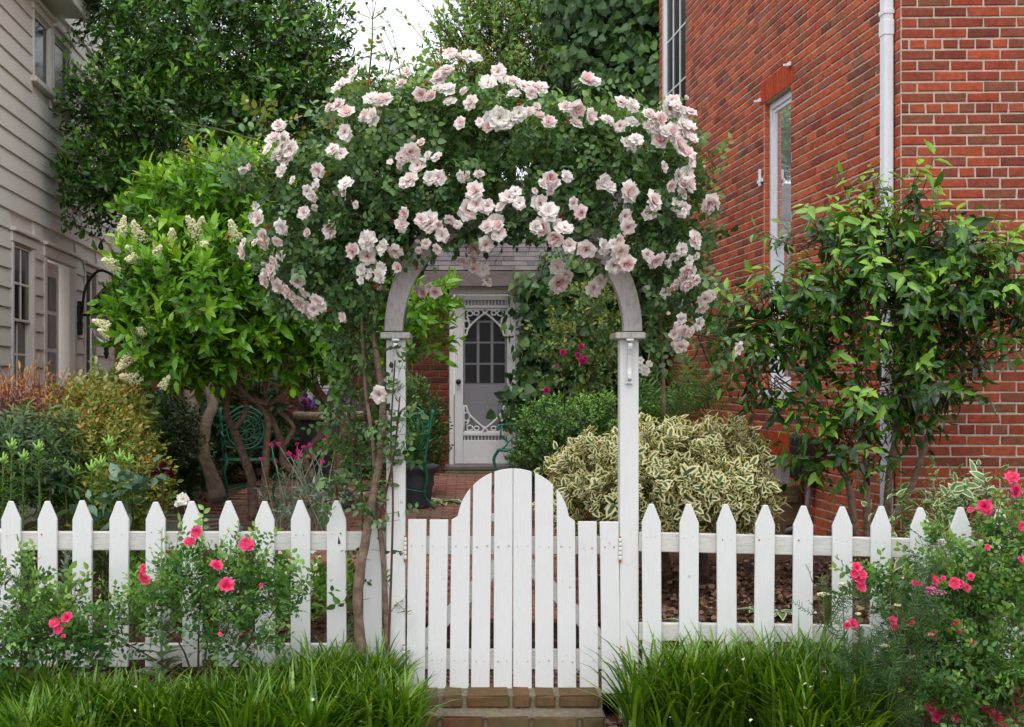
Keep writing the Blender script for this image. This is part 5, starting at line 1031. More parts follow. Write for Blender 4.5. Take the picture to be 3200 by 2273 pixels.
hosta(1362, 1490, 12.0, 'hosta with white edged leaves beside the grey pot', 34, .22)
for i, (px, py) in enumerate(((2130, 1900), (2360, 1880), (2065, 1930), (2440, 1890))): hosta(px, py, (6.75, 6.9, 6.62, 6.85)[i], ('small white edged hosta behind the second right picket', 'small hosta sprouting in mulch behind the fourth right picket', 'white edged hosta in the gap beside the right arbor post', 'tiny hosta sprig in mulch near the camellia stems')[i], 13, .09)
# hose
hz_ = empty('garden_hose', at(560, 1560, 10), 'coiled beige garden hose lying by the tree trunks', 'hose'); q = at(585, 1545, 10.2); z0 = gzf(q.x, q.y)
t = MB(); t.tube([(q.x + (.32 + .012 * (k % 5)) * math.cos(k * .55), q.y + .2 * math.sin(k * .55), z0 + .02 + .022 * (k // 11) + .004 * (k % 3)) for k in range(56)], .016, 7, seg=2); t.build('coil', M_HOSE, hz_)
t = MB(); e_ = (q.x + .42, q.y - .1, z0 + .05); t.tube([(e_[0] - .3, e_[1], z0 + .09), (e_[0] - .1, e_[1], z0 + .07), e_], .016, 7); t.build('hose_end', M_HOSE, hz_)
t = MB(); t.tube([e_, (e_[0] + .05, e_[1], e_[2] - .01)], .02, 8); t.build('coupling', M_GREYMETAL, hz_)
# low black saucer and iron obelisk
sc_ = MB(); q = at(758, 1615, 8.4); sc_.lathe((q.x, q.y, gzf(q.x, q.y)), [(.16, 0), (.2, .02), (.24, .1), (.25, .11), (.235, .11), (.19, .04), (.02, .03)], 20); tag(sc_.build('saucer', M_IRON), 'shallow black bowl on the ground behind the left pickets', 'bowl')
ob = empty('plant_support', at(2090, 1350, 11.5), 'black iron plant support of crossing rods behind the right arbor post', 'plant support')
for (a, b_) in (((2055, 1150), (2050, 1400)), ((2065, 1155), (2105, 1400)), ((2065, 1150), (2160, 1260)), ((2030, 1290), (2150, 1180)), ((2000, 1180), (2000, 1400))):
    t = MB(); t.tube([at(*a, 11.5), at((a[0] + b_[0]) / 2 + 4, (a[1] + b_[1]) / 2, 11.5), at(*b_, 11.5)], .013, 6); t.build('rod', M_IRON, ob)

# ------------------------------------------------------------------ bedding behind the left fence
L_LILY = leaf_mat('lily_leaf', [(36, 74, 26), (58, 104, 36), (88, 136, 50), (140, 176, 76)], .4, .25)
M_LBUD = flat('lily_bud', (142, 182, 84), .6, .3, .2, 40)
for i, (x, y, yb_) in enumerate(((75, 1330, 1640), (245, 1340, 1640), (410, 1460, 1650), (580, 1470, 1650), (690, 1310, 1650), (820, 1420, 1650), (640, 1440, 1640), (150, 1400, 1640), (330, 1440, 1640), (760, 1400, 1640), (20, 1420, 1640), (480, 1490, 1650))):
    px, py = x * .4926, 750 + y * .4926; Y = 7.5 + .25 * (i % 3); top = np.array(at(px, py, Y)); bot = np.array(at(px + 4, yb_, Y)); bot[2] = float(gz(bot[0], bot[1])); H = top[2] - bot[2]
    l = empty('lily', bot, None, 'lily', 'budding lilies behind the left fence'); l['label'] = ['unopened lily stem nearest the clapboard house end of the left fence', 'tall lily stem with green buds before the dark nandina'][i] if i < 2 else 'budding lily stem ' + ('before the broad blue green leaves' if i == 3 else ['tallest of those between the first and second left pickets', 'close by the third left picket', 'behind the gap after the third left picket', 'x', 'rising highest before the coppery shrub', 'short and pale before the dark boxwood', 'beside the coppery shrub foot', 'with the lowest bud cluster of the row', 'midway along the row before the nandina', 'right of the tallest lily of the row', 'cut by the photo edge', 'beside the dark red crested flower'][i % 12])
    n = 150; tt = rng.uniform(.05, .98, n) ** .8; a = rng.uniform(0, 6.28, n); D = np.stack([np.cos(a), np.sin(a), .25 + .5 * tt], 1); Ms = np.zeros((n, 4, 4)); Ms[:, 3, 3] = 1; Ms[:, :3, :3] = frames(D, np.tile([0, 0, 1.0], (n, 1))) * (.10 - .045 * tt)[:, None, None]; Ms[:, :3, 3] = bot + (top - bot) * tt[:, None]
    put_leaves(l, Ms, np.clip(tt * .6 + rng.uniform(0, .3, n), 0, 1), T_NARROW, L_LILY, 24, 14); t = MB(); t.tube([bot, (bot + top) / 2 + rng.normal(0, .01, 3), top], [.008, .007, .005], 6); t.build('stem', M_TWIG, l)
    t = MB()
    for k in range(7): a = k * 2.4; d = Vector((math.cos(a) * .03, math.sin(a) * .03, .015 + .008 * k)); t.tube([Vector(top), Vector(top) + d * .5, Vector(top) + d * 1.1], [.003, .009, .004], 5, seg=2)
    t.build('buds', M_LBUD, l, kind='stuff')
L_LOW = leaf_mat('low_green_leaf', [(54, 96, 26), (84, 134, 36), (120, 168, 56)], .5, .3)
for i, (a, b_, y, lab) in enumerate(((360, 640, 1660, 'low bright green ground cover behind the left pickets'), (640, 1100, 1660, 'low bright green ground cover between shrub stems and fence'))):
    n = 330; P = []
    for k in range(n): px = random.uniform(a, b_); Y = random.uniform(6.75, 7.9); q = at(px, y, Y); P.append((q.x, q.y, float(gz(q.x, Y)) + random.uniform(.02, .15)))
    g = empty('ground_cover', P[0], lab, 'ground cover'); P = np.array(P); plant(g, [], 0, 8, .045, T_OV, L_LOW, 80, sprig=2.2, up=1, pts=(P, rng.normal(0, .4, P.shape)), twigs=False)
P_WHITE = petal_mat('white_petal', [(246, 246, 242), (240, 238, 230)]); WH = rose_mesh(90, [(5, 84, .7, 5, .04)], 1, .3, True, .1, mats=[P_WHITE, M_YSTAMEN, M_SEPAL])
wf = empty('white_bedding_flowers', at(880, 1620, 8.0), 'patch of small white flowers at the foot of the shrub stems', 'flowers')
for k in range(70): px = random.uniform(850, 1000); Y = random.uniform(7.2, 8.8); q = at(px, 1650, Y); put_flower(wf, WH, (q.x, Y, float(gz(q.x, Y)) + random.uniform(.10, .2)), (random.uniform(-.5, .5), -.7, .7), random.uniform(.024, .034))
# rose campion
L_GREY = leaf_mat('grey_felt_leaf', [(104, 124, 104), (132, 150, 130), (164, 176, 156)], .7, .2); M_GSTEM = flat('grey_stem', (150, 164, 140), .8, .2, .1, 20)
cp = empty('rose_campion', at(940, 1640, 9.6), 'rose campion with magenta flowers on grey stems before the urn', 'plant')
FL = [(1655, 1390), (1720, 1300), (1765, 1295), (1885, 1295), (1925, 1315), (1890, 1340), (1830, 1355), (1890, 1390), (1860, 1445), (1965, 1300), (2060, 1270), (2090, 1250), (2135, 1270), (2095, 1290), (2040, 1335), (1975, 1375), (1990, 1380), (2045, 1410), (1840, 1360), (1870, 1375), (1750, 1410), (1895, 1365), (2070, 1285), (2240, 1260), (1905, 1385)]
stt = MB()
for x, y in FL:
    p = at(x * .4926, 750 + y * .4926, 9.5 + random.uniform(-.2, .2)); put_flower(cp, CAMPION[0], p, (random.uniform(-.4, .4), -.6, .7), .036 + random.uniform(0, .012)); b0 = Vector((at(940, 0, 9.6).x + random.uniform(-.22, .25), 9.6 + random.uniform(-.1, .1), gzf(-1, 9.6))); stt.tube([b0, (b0 + p) / 2 + Vector((random.uniform(-.04, .04), 0, .08)), p], [.005, .004, .003], 5, seg=3)
stt.build('stems', M_GSTEM, cp, kind='stuff')
plant(cp, [(900, 1590, 60, 50, 9.6, .2), (1000, 1580, 70, 60, 9.6, .2), (950, 1510, 90, 50, 9.6, .2), (870, 1540, 30, 50, 9.6, .15)], 95, 7, .052, T_LANCE, L_GREY, 120, sprig=2.2, up=.7, growth=.3, shell=(.2, 1), rough=.2, twigs=False)
# celosia, broad leaves, white rose bud
cel = empty('crested_flower', at(505, 1640, 7.6), 'dark red crested flower on a stem behind the left pickets', 'flower'); M_CEL = petal_mat('maroon_petal', [(110, 34, 38), (84, 20, 28), (56, 12, 20)]); CEL = rose_mesh(95, [(9, 70, .6, -20, .03), (9, 45, .6, -30, .03), (8, 20, .6, -30, .02)], 1, .6, False, .3, mats=[M_CEL, M_CEL, M_SEPAL])
for dx, dy, s in ((0, 0, 46), (-20, 6, 30), (22, 6, 34), (6, -16, 30), (30, 14, 22)): put_flower(cel, CEL, at(505 + dx, 1475 + dy, 7.6), (dx * .02, -.6, .8), s / F * 7.6)
t = MB(); t.tube([at(505, 1640, 7.6) + Vector((0, 0, -.2)), at(507, 1560, 7.6), at(505, 1480, 7.6)], .006, 6); t.build('stem', M_TWIGR, cel)
L_BROAD = leaf_mat('broad_blue_leaf', [(52, 82, 66), (76, 106, 84), (104, 132, 106)], .35, .2)
plant(cel, [(430, 1560, 70, 30, 7.4, .12), (480, 1520, 40, 40, 7.5, .12), (400, 1590, 60, 30, 7.3, .12), (300, 1630, 60, 30, 7.2, .12)], 22, 4, .10, T_OV, L_BROAD, 80, sprig=1.3, up=.3, shell=(.3, 1), twigs=False, droop=.4)
wr = empty('white_rose', at(575, 1650, 6.8), 'single white rose nodding just above a left picket point', 'rose')
for dx, dy, s in ((0, 0, 46), (-16, 14, 30), (12, 12, 26)): put_flower(wr, random.choice(CREAMS), at(572 + dx, 1560 + dy, 6.8), (dx * .03, -.8, .3), s / F * 6.8)
t = MB(); t.tube([at(600, 1720, 6.8), at(590, 1640, 6.8), at(572, 1565, 6.8)], .004, 5); t.build('stem', M_TWIG, wr)
# lamb's ear spikes
L_LAMB = leaf_mat('woolly_leaf', [(122, 140, 120), (150, 166, 146), (180, 190, 172)], .85, .15)
for i, (px, y0, Y, lab) in enumerate(((505, 1655, 6.25, 'silver woolly spike standing against the left fence'), (205, 1720, 6.7, 'silver woolly plant seen between the second and third left pickets'))):
    q = at(px, 2080, Y); z0 = float(gz(q.x, Y)); top = at(px, y0, Y); l = empty('woolly_plant', (q.x, Y, z0), lab, 'plant', 'silver woolly plants'); n = 90; tt = rng.uniform(0, 1, n); a = rng.uniform(0, 6.28, n); D = np.stack([np.cos(a), np.sin(a), .4 + tt], 1); Ms = np.zeros((n, 4, 4)); Ms[:, 3, 3] = 1
    Ms[:, :3, :3] = frames(D, np.tile([0, 0, 1.0], (n, 1))) * (.16 * (1 - tt) ** 1.2 + .035)[:, None, None]; Ms[:, :3, 3] = np.array((q.x, Y, z0)) + (np.array(top) - np.array((q.x, Y, z0))) * tt[:, None]; put_leaves(l, Ms, rng.uniform(0, 1, n), T_LANCE, L_LAMB, 60, 12)
    t = MB(); t.tube([(q.x, Y, z0), top], [.008, .004], 6); t.build('stem', M_GSTEM, l)
# vinca trailing by the right end of the fence, fern
L_VINCA = leaf_mat('vinca_leaf', [(66, 100, 52), (94, 130, 70)], .4, .2, (220, 226, 178), .6, .85)
v_ = empty('trailing_vine', at(2900, 1800, 7.2), 'trailing plant with cream edged leaves behind the right fence end', 'plant')
plant(v_, [(2880, 1590, 70, 50, 7.2, .2), (2960, 1570, 60, 90, 7.2, .15), (2840, 1660, 60, 40, 7.0, .2), (2950, 1680, 60, 60, 7.0, .2), (2830, 1780, 70, 60, 6.8, .2), (3050, 1600, 60, 80, 7.3, .2)], 85, 8, .06, T_OV, L_VINCA, 160, sprig=3, up=.2, spread=(85, 50), shell=(.2, 1.1), rough=.3)
L_FERN = leaf_mat('fern_leaf', [(46, 84, 36), (70, 112, 48), (100, 144, 66)], .5, .3)
fe = empty('fern', at(2120, 1330, 10.6), 'feathery fern and shade plants against the brick house wall', 'fern')
plant(fe, [(2110, 1290, 60, 40, 10.6, .25), (2180, 1260, 50, 60, 11, .2), (2080, 1240, 50, 50, 11, .2), (2210, 1230, 30, 70, 11.2, .15), (2040, 1330, 60, 60, 10.7, .2)], 150, 12, .06, T_NARROW, L_FERN, 60, sprig=3.5, up=.5, spread=(75, 60), pattern='flat', shell=(.2, 1.1), mask=not_right_house)
wr2 = empty('white_rose', at(2010, 1200, 9.0), 'small cluster of ruffled white roses beside the right arbor post', 'rose')
for x, y, s in ((1930, 765, 60), (1960, 830, 84), (1990, 785, 66), (1935, 800, 50)): put_flower(wr2, random.choice(CREAMS), at(1050 + x * .4926, 750 + y * .4926, 7.6), (random.uniform(-.3, .3), -.9, .2), s * .4926 / F * 7.6)
t = MB(); t.tube([at(2030, 1100, 7.7), at(2020, 1160, 7.65), at(2010, 1175, 7.6)], .005, 5); t.build('stem', M_TWIG, wr2)

# ------------------------------------------------------------------ climbing rose over the arbor
L_ROSE = leaf_mat('rose_leaf', [(34, 60, 34), (52, 84, 46), (74, 108, 60), (98, 134, 80), (128, 162, 92)], .36, .2)
cr = empty('climbing_rose', at(1150, 2080, 6.6), 'climbing rose with pale pink blooms smothering the white arbor', 'climbing rose')
def arch_clear(P):
    q = project(P); r_ = np.hypot(q[:, 0] - 1604, q[:, 1] - 1036); x, y = q[:, 0], q[:, 1]
    band = (r_ > 335) & (r_ < 425) & (y < 1045) & (((x < 1420) & (y > 860)) | ((x > 1830) & (y > 865))) & (P[:, 1] < 6.52)
    apex = (r_ > 318) & (r_ < 360) & (x > 1440) & (x < 1720) & (P[:, 1] < 6.5) & (rng.random(len(P)) < .25)
    hole = (r_ < 332) & (y > 770) & (rng.random(len(P)) < .93)
    posts = (y > 1040) & (((x > 1205) & (x < 1275)) | ((x > 1925) & (x < 2010))) & (P[:, 1] < 6.5) & (rng.random(len(P)) < .75)
    low = (y > 1030) & (x > 1270) & (x < 1925)
    return ~(band | apex | hole | posts | low)
RC = [(1600, 560, 330, 150, 6.55, .38), (1290, 590, 260, 190, 6.55, .4), (1930, 600, 220, 190, 6.55, .4), (1130, 720, 190, 190, 6.5, .38), (1050, 600, 200, 110, 6.5, .3), (1120, 430, 130, 110, 6.6, .25, .6), (2080, 700, 110, 230, 6.55, .35), (2090, 960, 70, 110, 6.5, .25), (930, 800, 110, 110, 6.45, .3), (1480, 420, 180, 90, 6.6, .3), (1730, 440, 230, 90, 6.6, .3), (1370, 380, 150, 100, 6.6, .3), (1180, 880, 110, 90, 6.5, .3), (1000, 900, 80, 60, 6.45, .2), (880, 560, 120, 60, 6.45, .2, .7), (2000, 440, 140, 80, 6.6, .3), (1720, 680, 200, 90, 6.5, .3), (1450, 680, 200, 80, 6.5, .3), (1800, 790, 120, 50, 6.5, .2, .7), (1480, 800, 60, 60, 6.6, .15, .4), (2060, 860, 90, 100, 6.5, .25), (1190, 950, 70, 80, 6.4, .2, .8), (1010, 960, 80, 50, 6.45, .2, .6), (1120, 1050, 80, 100, 6.5, .2, .6), (1105, 1290, 75, 140, 6.5, .18, .3), (1115, 1540, 60, 110, 6.45, .14, .35), (1330, 690, 90, 70, 6.4, .2, .7)]
plant(cr, RC, 4600, 6, .040, [leaf_tmpl(.68, f, d) for f, d in ((.2, .12), (.3, .3), (.12, 0), (.25, .2))], L_ROSE, 300, sprig=2.7, up=.25, spread=(80, 45), pattern='flat', growth=.4, shell=(.5, 1.06), inner=.3, back=.45, rough=.22, mask=arch_clear, cell=40, droop=.25)
# sprays standing above the dome, and leaves down the post
def spray(root, pts, Y, k=7, per=14, r0=.007, r1=.0035, leaf=.040, m_=L_ROSE, buds=0, tm=M_TWIG, spread=.06, nsing=0, name='cane'):
    P = [at(x, y, Y + random.uniform(-.08, .08)) for x, y in pts]; n = len(P); t = MB(); t.tube(P, [r0 + (r1 - r0) * i / (n - 1) for i in range(n)], 5, seg=5); t.build(name, tm, root)
    Q = []
    for i in range(per): s = random.uniform(.1, 1) * (n - 1); a = int(min(s, n - 2)); Q.append(P[a].lerp(P[a + 1], s - a) + Vector((random.uniform(-spread, spread), random.uniform(-spread, spread), random.uniform(-spread, spread))))
    Q = np.array([tuple(q) for q in Q]); U = rng.normal(0, .8, Q.shape); U[:, 2] *= .5; plant(root, [], 0, k, leaf, [leaf_tmpl(.62, f, d) for f, d in ((.2, .12), (.3, .3))], m_, nsing, sprig=2.7, up=.2, spread=(80, 45), pattern='flat', pts=(Q, U), growth=.5)
    for i in range(buds):
        b0 = P[-1] + Vector((random.uniform(-.09, .09), random.uniform(-.04, .04), random.uniform(-.02, .12))); put_flower(root, BUD if i % 4 == 0 else GBUD, b0, (random.uniform(-.3, .3), -.1, 1), random.uniform(.016, .024), 'bud'); t = MB(); t.tube([P[-1] - (P[-1] - P[-2]) * .1, b0], .0026, 4, seg=2); t.build('bud_stalk', tm, root)
L_NEW = leaf_mat('rose_new_leaf', [(74, 108, 48), (104, 138, 58), (140, 160, 70), (150, 120, 70)], .42, .3)
for pts, per, bd in (([(1160, 480), (1150, 300), (1162, 150), (1165, 50)], 9, 6), ([(1190, 500), (1200, 330), (1222, 180)], 9, 4), ([(1120, 480), (1090, 330), (1070, 200)], 12, 2), ([(1230, 480), (1260, 330), (1240, 160)], 8, 2), ([(1050, 560), (960, 470), (860, 440)], 12, 4), ([(1080, 600), (900, 480), (700, 410), (565, 385)], 16, 2), ([(1020, 640), (820, 560), (640, 500), (545, 470)], 14, 2), ([(980, 540), (880, 400), (800, 380)], 8, 3), ([(1500, 450), (1470, 300), (1430, 190)], 5, 0), ([(1560, 430), (1560, 320), (1570, 240)], 6, 0), ([(1800, 420), (1840, 330), (1845, 270)], 5, 1), ([(2160, 560), (2210, 540), (2240, 525)], 8, 3), ([(1350, 420), (1340, 330), (1280, 250)], 7, 2), ([(2150, 1040), (2240, 1060), (2290, 1080)], 10, 1)):
    spray(cr, pts, 6.5, 6, per, buds=bd, m_=random.choice((L_ROSE, L_NEW)), tm=random.choice((M_TWIG, M_TWIGR)))
for pts, per in (([(1212, 2110), (1228, 1600), (1222, 1350), (1240, 1050)], 24), ([(1140, 2110), (1130, 1500), (1110, 1250), (1140, 1000)], 40), ([(1060, 1700), (1050, 1400), (1080, 1200)], 22), ([(1180, 1650), (1230, 1430), (1250, 1240)], 18), ([(1190, 2110), (1180, 1700), (1140, 1550)], 14), ([(1150, 2080), (1155, 1780)], 8)):
    spray(cr, pts, 6.31 if pts[-1][0] > 1235 else 6.5, 6, per, m_=L_ROSE, spread=.06, tm=M_TWIGR)
trunk(cr, [((6.30, 6.42), [(1128, 2110), (1125, 2000), (1118, 1850), (1140, 1700), (1165, 1560), (1190, 1400), (1195, 1250), (1175, 1100), (1160, 950), (1200, 760)], .029, .012), ((6.33, 6.45), [(1205, 2090), (1207, 1950), (1198, 1760), (1185, 1640), (1172, 1520), (1165, 1380), (1140, 1200), (1130, 1000)], .014, .008), (6.55, [(1188, 1700), (1225, 1560), (1228, 1350), (1205, 1150), (1215, 980)], .012, .007), (6.6, [(1110, 1500), (1090, 1300), (1105, 1100), (1100, 900)], .012, .006), (6.6, [(1165, 1450), (1140, 1330), (1150, 1150), (1120, 980)], .012, .006), (6.55, [(2075, 1300), (2070, 1100), (2050, 900), (2010, 760)], .01, .006), (6.6, [(2000, 980), (2040, 860), (2080, 700)], .008, .005)], M_BARK, .12, name='vine_stem')
TR2 = (1050, 0); TR5 = (1050, 750); TR6 = (2100, 750); TR3 = (2100, 0); TR1 = (0, 0); TR4 = (0, 750)
BL = {TR2: "725,340,90 770,360,60 850,365,90 705,445,80 650,510,90 710,570,100 645,560,70 1030,460,100 965,530,90 1060,500,70 1120,520,80 1130,600,90 1185,555,85 1235,590,70 1280,570,110 1590,515,100 1630,520,90 1460,680,80 1520,690,100 1810,650,80 1880,675,100 1165,720,90 1230,710,60 1290,745,60 1350,780,80 1040,750,130 985,750,90 965,810,70 790,780,80 860,655,90 810,580,50 720,650,80 610,620,90 240,640,110 300,640,100 240,740,110 115,470,100 30,550,110 20,670,80 70,720,90 60,840,100 350,500,70 450,460,60 540,600,80 1610,740,80 1720,770,90 1800,800,70 1870,780,90 1520,790,90 1990,740,100 2010,820,110 2050,760,90 2110,690,120 2180,730,110 2130,840,120 2170,920,100 2060,900,90 1900,890,90 1880,940,60 2200,800,80 2220,980,90 470,960,100 520,1050,100 545,910,60 640,1000,70 470,1150,110 430,1165,60 590,1130,80 650,1130,80 405,1050,45 800,1120,70 910,1110,60 1360,1130,80 1390,1170,70 1460,1120,70 1310,1170,60 1690,1150,90 1735,1190,90 1855,1215,115 2010,1280,120 1990,1350,90 60,1170,100 55,1210,60 885,1215,100 835,1335,120 890,1300,90 960,1310,80 1050,1310,80 1095,1255,100 1160,1290,80 1290,1290,100 1350,1345,110 1310,1440,100 1500,1290,80 1560,1350,90 1400,1500,110 1450,1450,90 1480,1560,80 1590,1580,110 1690,1570,100 1780,1530,90 1830,1370,90 1850,1440,95 1800,1590,90 600,1410,115 665,1440,70 675,1490,80 720,1390,65 410,1430,80 440,1360,70 570,1545,60 645,1580,65 1010,1410,110 960,1440,80 1030,1480,90 880,1570,90 950,1550,80 205,1525,110 120,1590,110 300,1570,90 380,1590,80 125,1300,50 2150,1300,80 2200,1330,90 2170,1120,90 2200,1180,80 2080,1060,60 2120,1180,60",
      TR5: "200,100,100 290,170,80 165,195,80 215,220,70 280,225,80 400,170,70 630,330,80 560,325,80 520,320,50 935,190,80 960,255,70 810,140,70 880,130,70 1410,265,110 1460,225,80 1405,175,90 1630,310,90 1760,160,90 1800,125,80 1840,150,90 1800,60,90 1610,60,100 2130,280,80 2020,130,90 1975,90,70 2060,110,60 2215,190,90 2210,240,80 2190,500,70 2200,570,70 2160,650,70 45,490,60 275,980,90",
      TR6: "105,200,100 85,270,90 15,280,70 60,60,80 110,130,60 205,370,90 185,430,80 70,510,60 165,530,80 95,580,70 55,670,80 415,690,90 240,350,60 20,100,60", TR3: "20,680,90 110,720,80 100,800,90 120,880,80 30,880,100 120,1020,90 90,1110,110 100,1180,90 60,1230,80 240,1290,110 60,1350,90 20,1300,70 140,1520,100 70,1600,70",
      TR1: "1770,800,80 1740,880,90 1810,890,100 1700,950,70 1845,950,100 1770,980,90 2150,540,100 2150,680,80 2110,950,80 2020,1080,90 1790,1090,80 1590,1060,50 1540,1080,50 2010,1180,80 1985,1240,80 2190,1170,100 1625,1310,60 1645,1385,90 1790,1440,90 1680,1500,90 1760,1530,70 1930,1350,70 1960,1480,60 2100,1460,100 1545,1550,70 1550,1600,70 1780,1620,60",
      TR4: "1540,35,70 1535,85,60 1730,200,90 1770,290,100 1830,320,80 1890,260,80 1880,370,80 1930,330,80 1920,410,90 1990,440,80 2010,380,80 2175,500,50 1680,20,70 1750,160,60"}
spots = []
for (ox, oy), s in BL.items():
    for e in s.split():
        x, y, d = map(float, e.split(',')); px, py = ox + x * .4926, oy + y * .4926
        if any(abs(px - a) < 11 and abs(py - b_) < 11 for a, b_, _ in spots): continue
        spots.append((px, py, d * .4926))
extra = []
for px, py, d in spots:
    if random.random() < .34 and len(spots) + len(extra) < 298: extra.append((px + random.choice((-1, 1)) * random.uniform(14, 34), py + random.uniform(-24, 28), d * random.uniform(.6, .95)))
spots += extra
for px, py, d in spots:
    r_ = math.hypot((px - 1600) / 750, (py - 640) / 430); Y = 6.05 + .13 * min(r_, 1.3) ** 2 + random.uniform(-.04, .03)
    if py > 770 and 1270 < px < 1930 and math.hypot(px - 1604, py - 1036) < 330: Y = 6.5
    dd = (max(-.9, min(.9, (px - 1600) / 600)) + random.gauss(0, .5), -1, max(-.7, min(.9, (640 - py) / 420)) + random.gauss(0, .5))
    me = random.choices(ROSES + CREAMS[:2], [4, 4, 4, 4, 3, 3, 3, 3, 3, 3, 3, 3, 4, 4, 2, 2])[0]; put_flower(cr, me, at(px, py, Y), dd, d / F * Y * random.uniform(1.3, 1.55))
for k in range(70):
    px, py, d = random.choice(spots); px += random.uniform(-60, 60); py += random.uniform(-50, 50); Y = 6.25
    if not arch_clear(np.array([at(px, py, 6.2)]))[0]: continue
    if k % 5 < 2: put_flower(cr, BUD, at(px, py, Y), (random.uniform(-.6, .6), -.5, .6), random.uniform(.018, .032), 'bud')
    else: put_flower(cr, SPENT, at(px, py, Y), (random.uniform(-.6, .6), -.7, -.2), random.uniform(.04, .065), 'spent_bloom')

# ------------------------------------------------------------------ hot pink roses outside the fence
L_PR = leaf_mat('shrub_rose_leaf', [(36, 70, 34), (56, 98, 46), (86, 132, 60), (140, 176, 86)], .3, .22)
T_PR = [leaf_tmpl(.6, f, d) for f, d in ((.2, .12), (.3, .3), (.12, 0), (.25, .2))]
def pink_bush(label, clumps, n, Y, flowers, ox, oy, base, stems, nsing=260, grp='hot pink rose bushes along the fence', leaf=.031):
    b0 = at(base, 2150, Y); b0.z = float(gz(b0.x, Y)); r = empty('rose_bush', b0, label, 'rose bush', grp)
    plant(r, clumps, n, 6, leaf, T_PR, L_PR, nsing, sprig=2.8, up=.4, spread=(80, 45), pattern='flat', growth=.5, shell=(.3, 1.05), inner=.35, rough=.3, cell=30, mask=lambda P: P[:, 2] > gz(P[:, 0], P[:, 1]) + .02, twigmat=M_TWIG)
    for pts in stems:
        t = MB(); t.tube([at(x, y, Y + .02) for x, y in pts], [.007 - .005 * i / (len(pts) - 1) for i in range(len(pts))], 6); t.build('stem', M_TWIGR, r)
    for x, y, d in flowers:
        px, py = ox + x * .4926, oy + y * .4926; yy = Y - .26; put_flower(r, random.choice(HOTS), at(px, py, yy), (random.gauss(0, .4), -.8, random.uniform(.1, .9)), max(d, 26) * .4926 / F * yy * 1.3)
    for k in range(10): c = random.choice(clumps); put_flower(r, BUD, at(c[0] + random.uniform(-c[2], c[2]), c[1] - random.uniform(0, c[3]), c[4] - .1), (random.uniform(-.3, .3), -.1, 1), .014, 'bud')
    return r
pink_bush('hot pink rose bush covering the first pickets of the left fence', [(70, 1900, 110, 110, 6.1, .2), (180, 1960, 130, 90, 6.05, .2), (20, 2020, 90, 70, 6.05, .2), (280, 1990, 110, 80, 6.05, .18), (60, 1800, 80, 60, 6.12, .15, .6), (230, 1860, 90, 50, 6.1, .15, .5)], 470, 6.12, [(425, 930, 70), (350, 960, 70), (365, 1000, 60), (400, 1050, 36)], 0, 1473, 130, [[(140, 2150), (120, 2000), (60, 1850)], [(150, 2150), (190, 1980), (260, 1880)], [(130, 2150), (80, 2050), (20, 1950)], [(160, 2150), (260, 2050), (380, 1930)]])
pink_bush('hot pink rose bush before the middle of the left fence', [(600, 1800, 150, 110, 6.1, .2), (760, 1820, 120, 120, 6.1, .2), (500, 1880, 150, 80, 6.05, .2), (860, 1840, 90, 80, 6.1, .18), (700, 1960, 130, 100, 6.05, .2), (420, 1930, 110, 80, 6.05, .18), (640, 1740, 70, 60, 6.08, .12), (780, 1740, 60, 60, 6.08, .12), (940, 1840, 70, 60, 6.1, .12, .6), (830, 2010, 70, 60, 6.05, .15, .6)], 620, 6.12,
          [(1250, 390, 75), (1195, 450, 60), (1215, 445, 50), (1565, 465, 90), (1595, 480, 50), (910, 620, 56), (905, 660, 60), (920, 690, 60), (1372, 600, 75), (1435, 725, 95), (1655, 725, 28), (1395, 1035, 22)], 0, 1473, 620, [[(620, 2150), (622, 1950), (640, 1700)], [(610, 2150), (560, 2010), (440, 1920)], [(625, 2150), (700, 1990), (790, 1740)], [(630, 2150), (760, 2040), (900, 1850)], [(600, 2140), (480, 2060), (340, 1980)], [(630, 2150), (650, 2000), (690, 1850)]])
pink_bush('large hot pink rose bush crowding the right end of the fence', [(3030, 1800, 150, 100, 6.0, .22), (3150, 1690, 80, 120, 6.0, .2), (2960, 1880, 150, 100, 5.95, .25), (3120, 1880, 140, 130, 5.9, .25), (3050, 2050, 170, 140, 5.85, .28), (3150, 2170, 130, 120, 5.8, .25), (2900, 2000, 110, 110, 5.9, .2), (2780, 1850, 90, 50, 6.02, .12, .6), (2700, 1810, 50, 40, 6.02, .1, .5), (2930, 2180, 120, 90, 5.8, .22), (3170, 1550, 60, 60, 6.0, .13, .6), (2930, 1700, 50, 60, 6.0, .1, .4)], 1700, 6.0,
          [(2155, 40, 85), (2175, 125, 85), (1985, 225, 90), (2010, 250, 50), (1890, 245, 36), (1170, 610, 64), (1160, 650, 56), (1185, 690, 80), (1205, 655, 60), (1200, 740, 60), (1660, 690, 80), (1540, 715, 46), (1570, 712, 36), (1720, 680, 32), (1790, 710, 70), (1830, 715, 50), (1870, 740, 48), (1895, 670, 50), (2000, 485, 40), (2220, 350, 56), (1150, 970, 70), (1110, 980, 40), (1400, 950, 60), (1415, 990, 44), (1510, 965, 56), (1480, 945, 40), (1660, 1045, 64), (1800, 965, 50), (1825, 1000, 60), (1910, 1090, 40), (2200, 1390, 100), (2190, 1470, 100), (2020, 1530, 80), (2060, 1560, 70), (1640, 1500, 90), (1710, 1530, 90), (1680, 1560, 60), (2170, 1570, 80), (1800, 1560, 60), (2210, 560, 40), (1975, 1500, 36), (2100, 1590, 60)], 2100, 1473, 3000,
          [[(3000, 2260), (3010, 2000), (3130, 1560)], [(2990, 2260), (2940, 1950), (2700, 1780)], [(3010, 2260), (2950, 1900), (2940, 1690)], [(3020, 2260), (3100, 2000), (3160, 1750)]], 300)

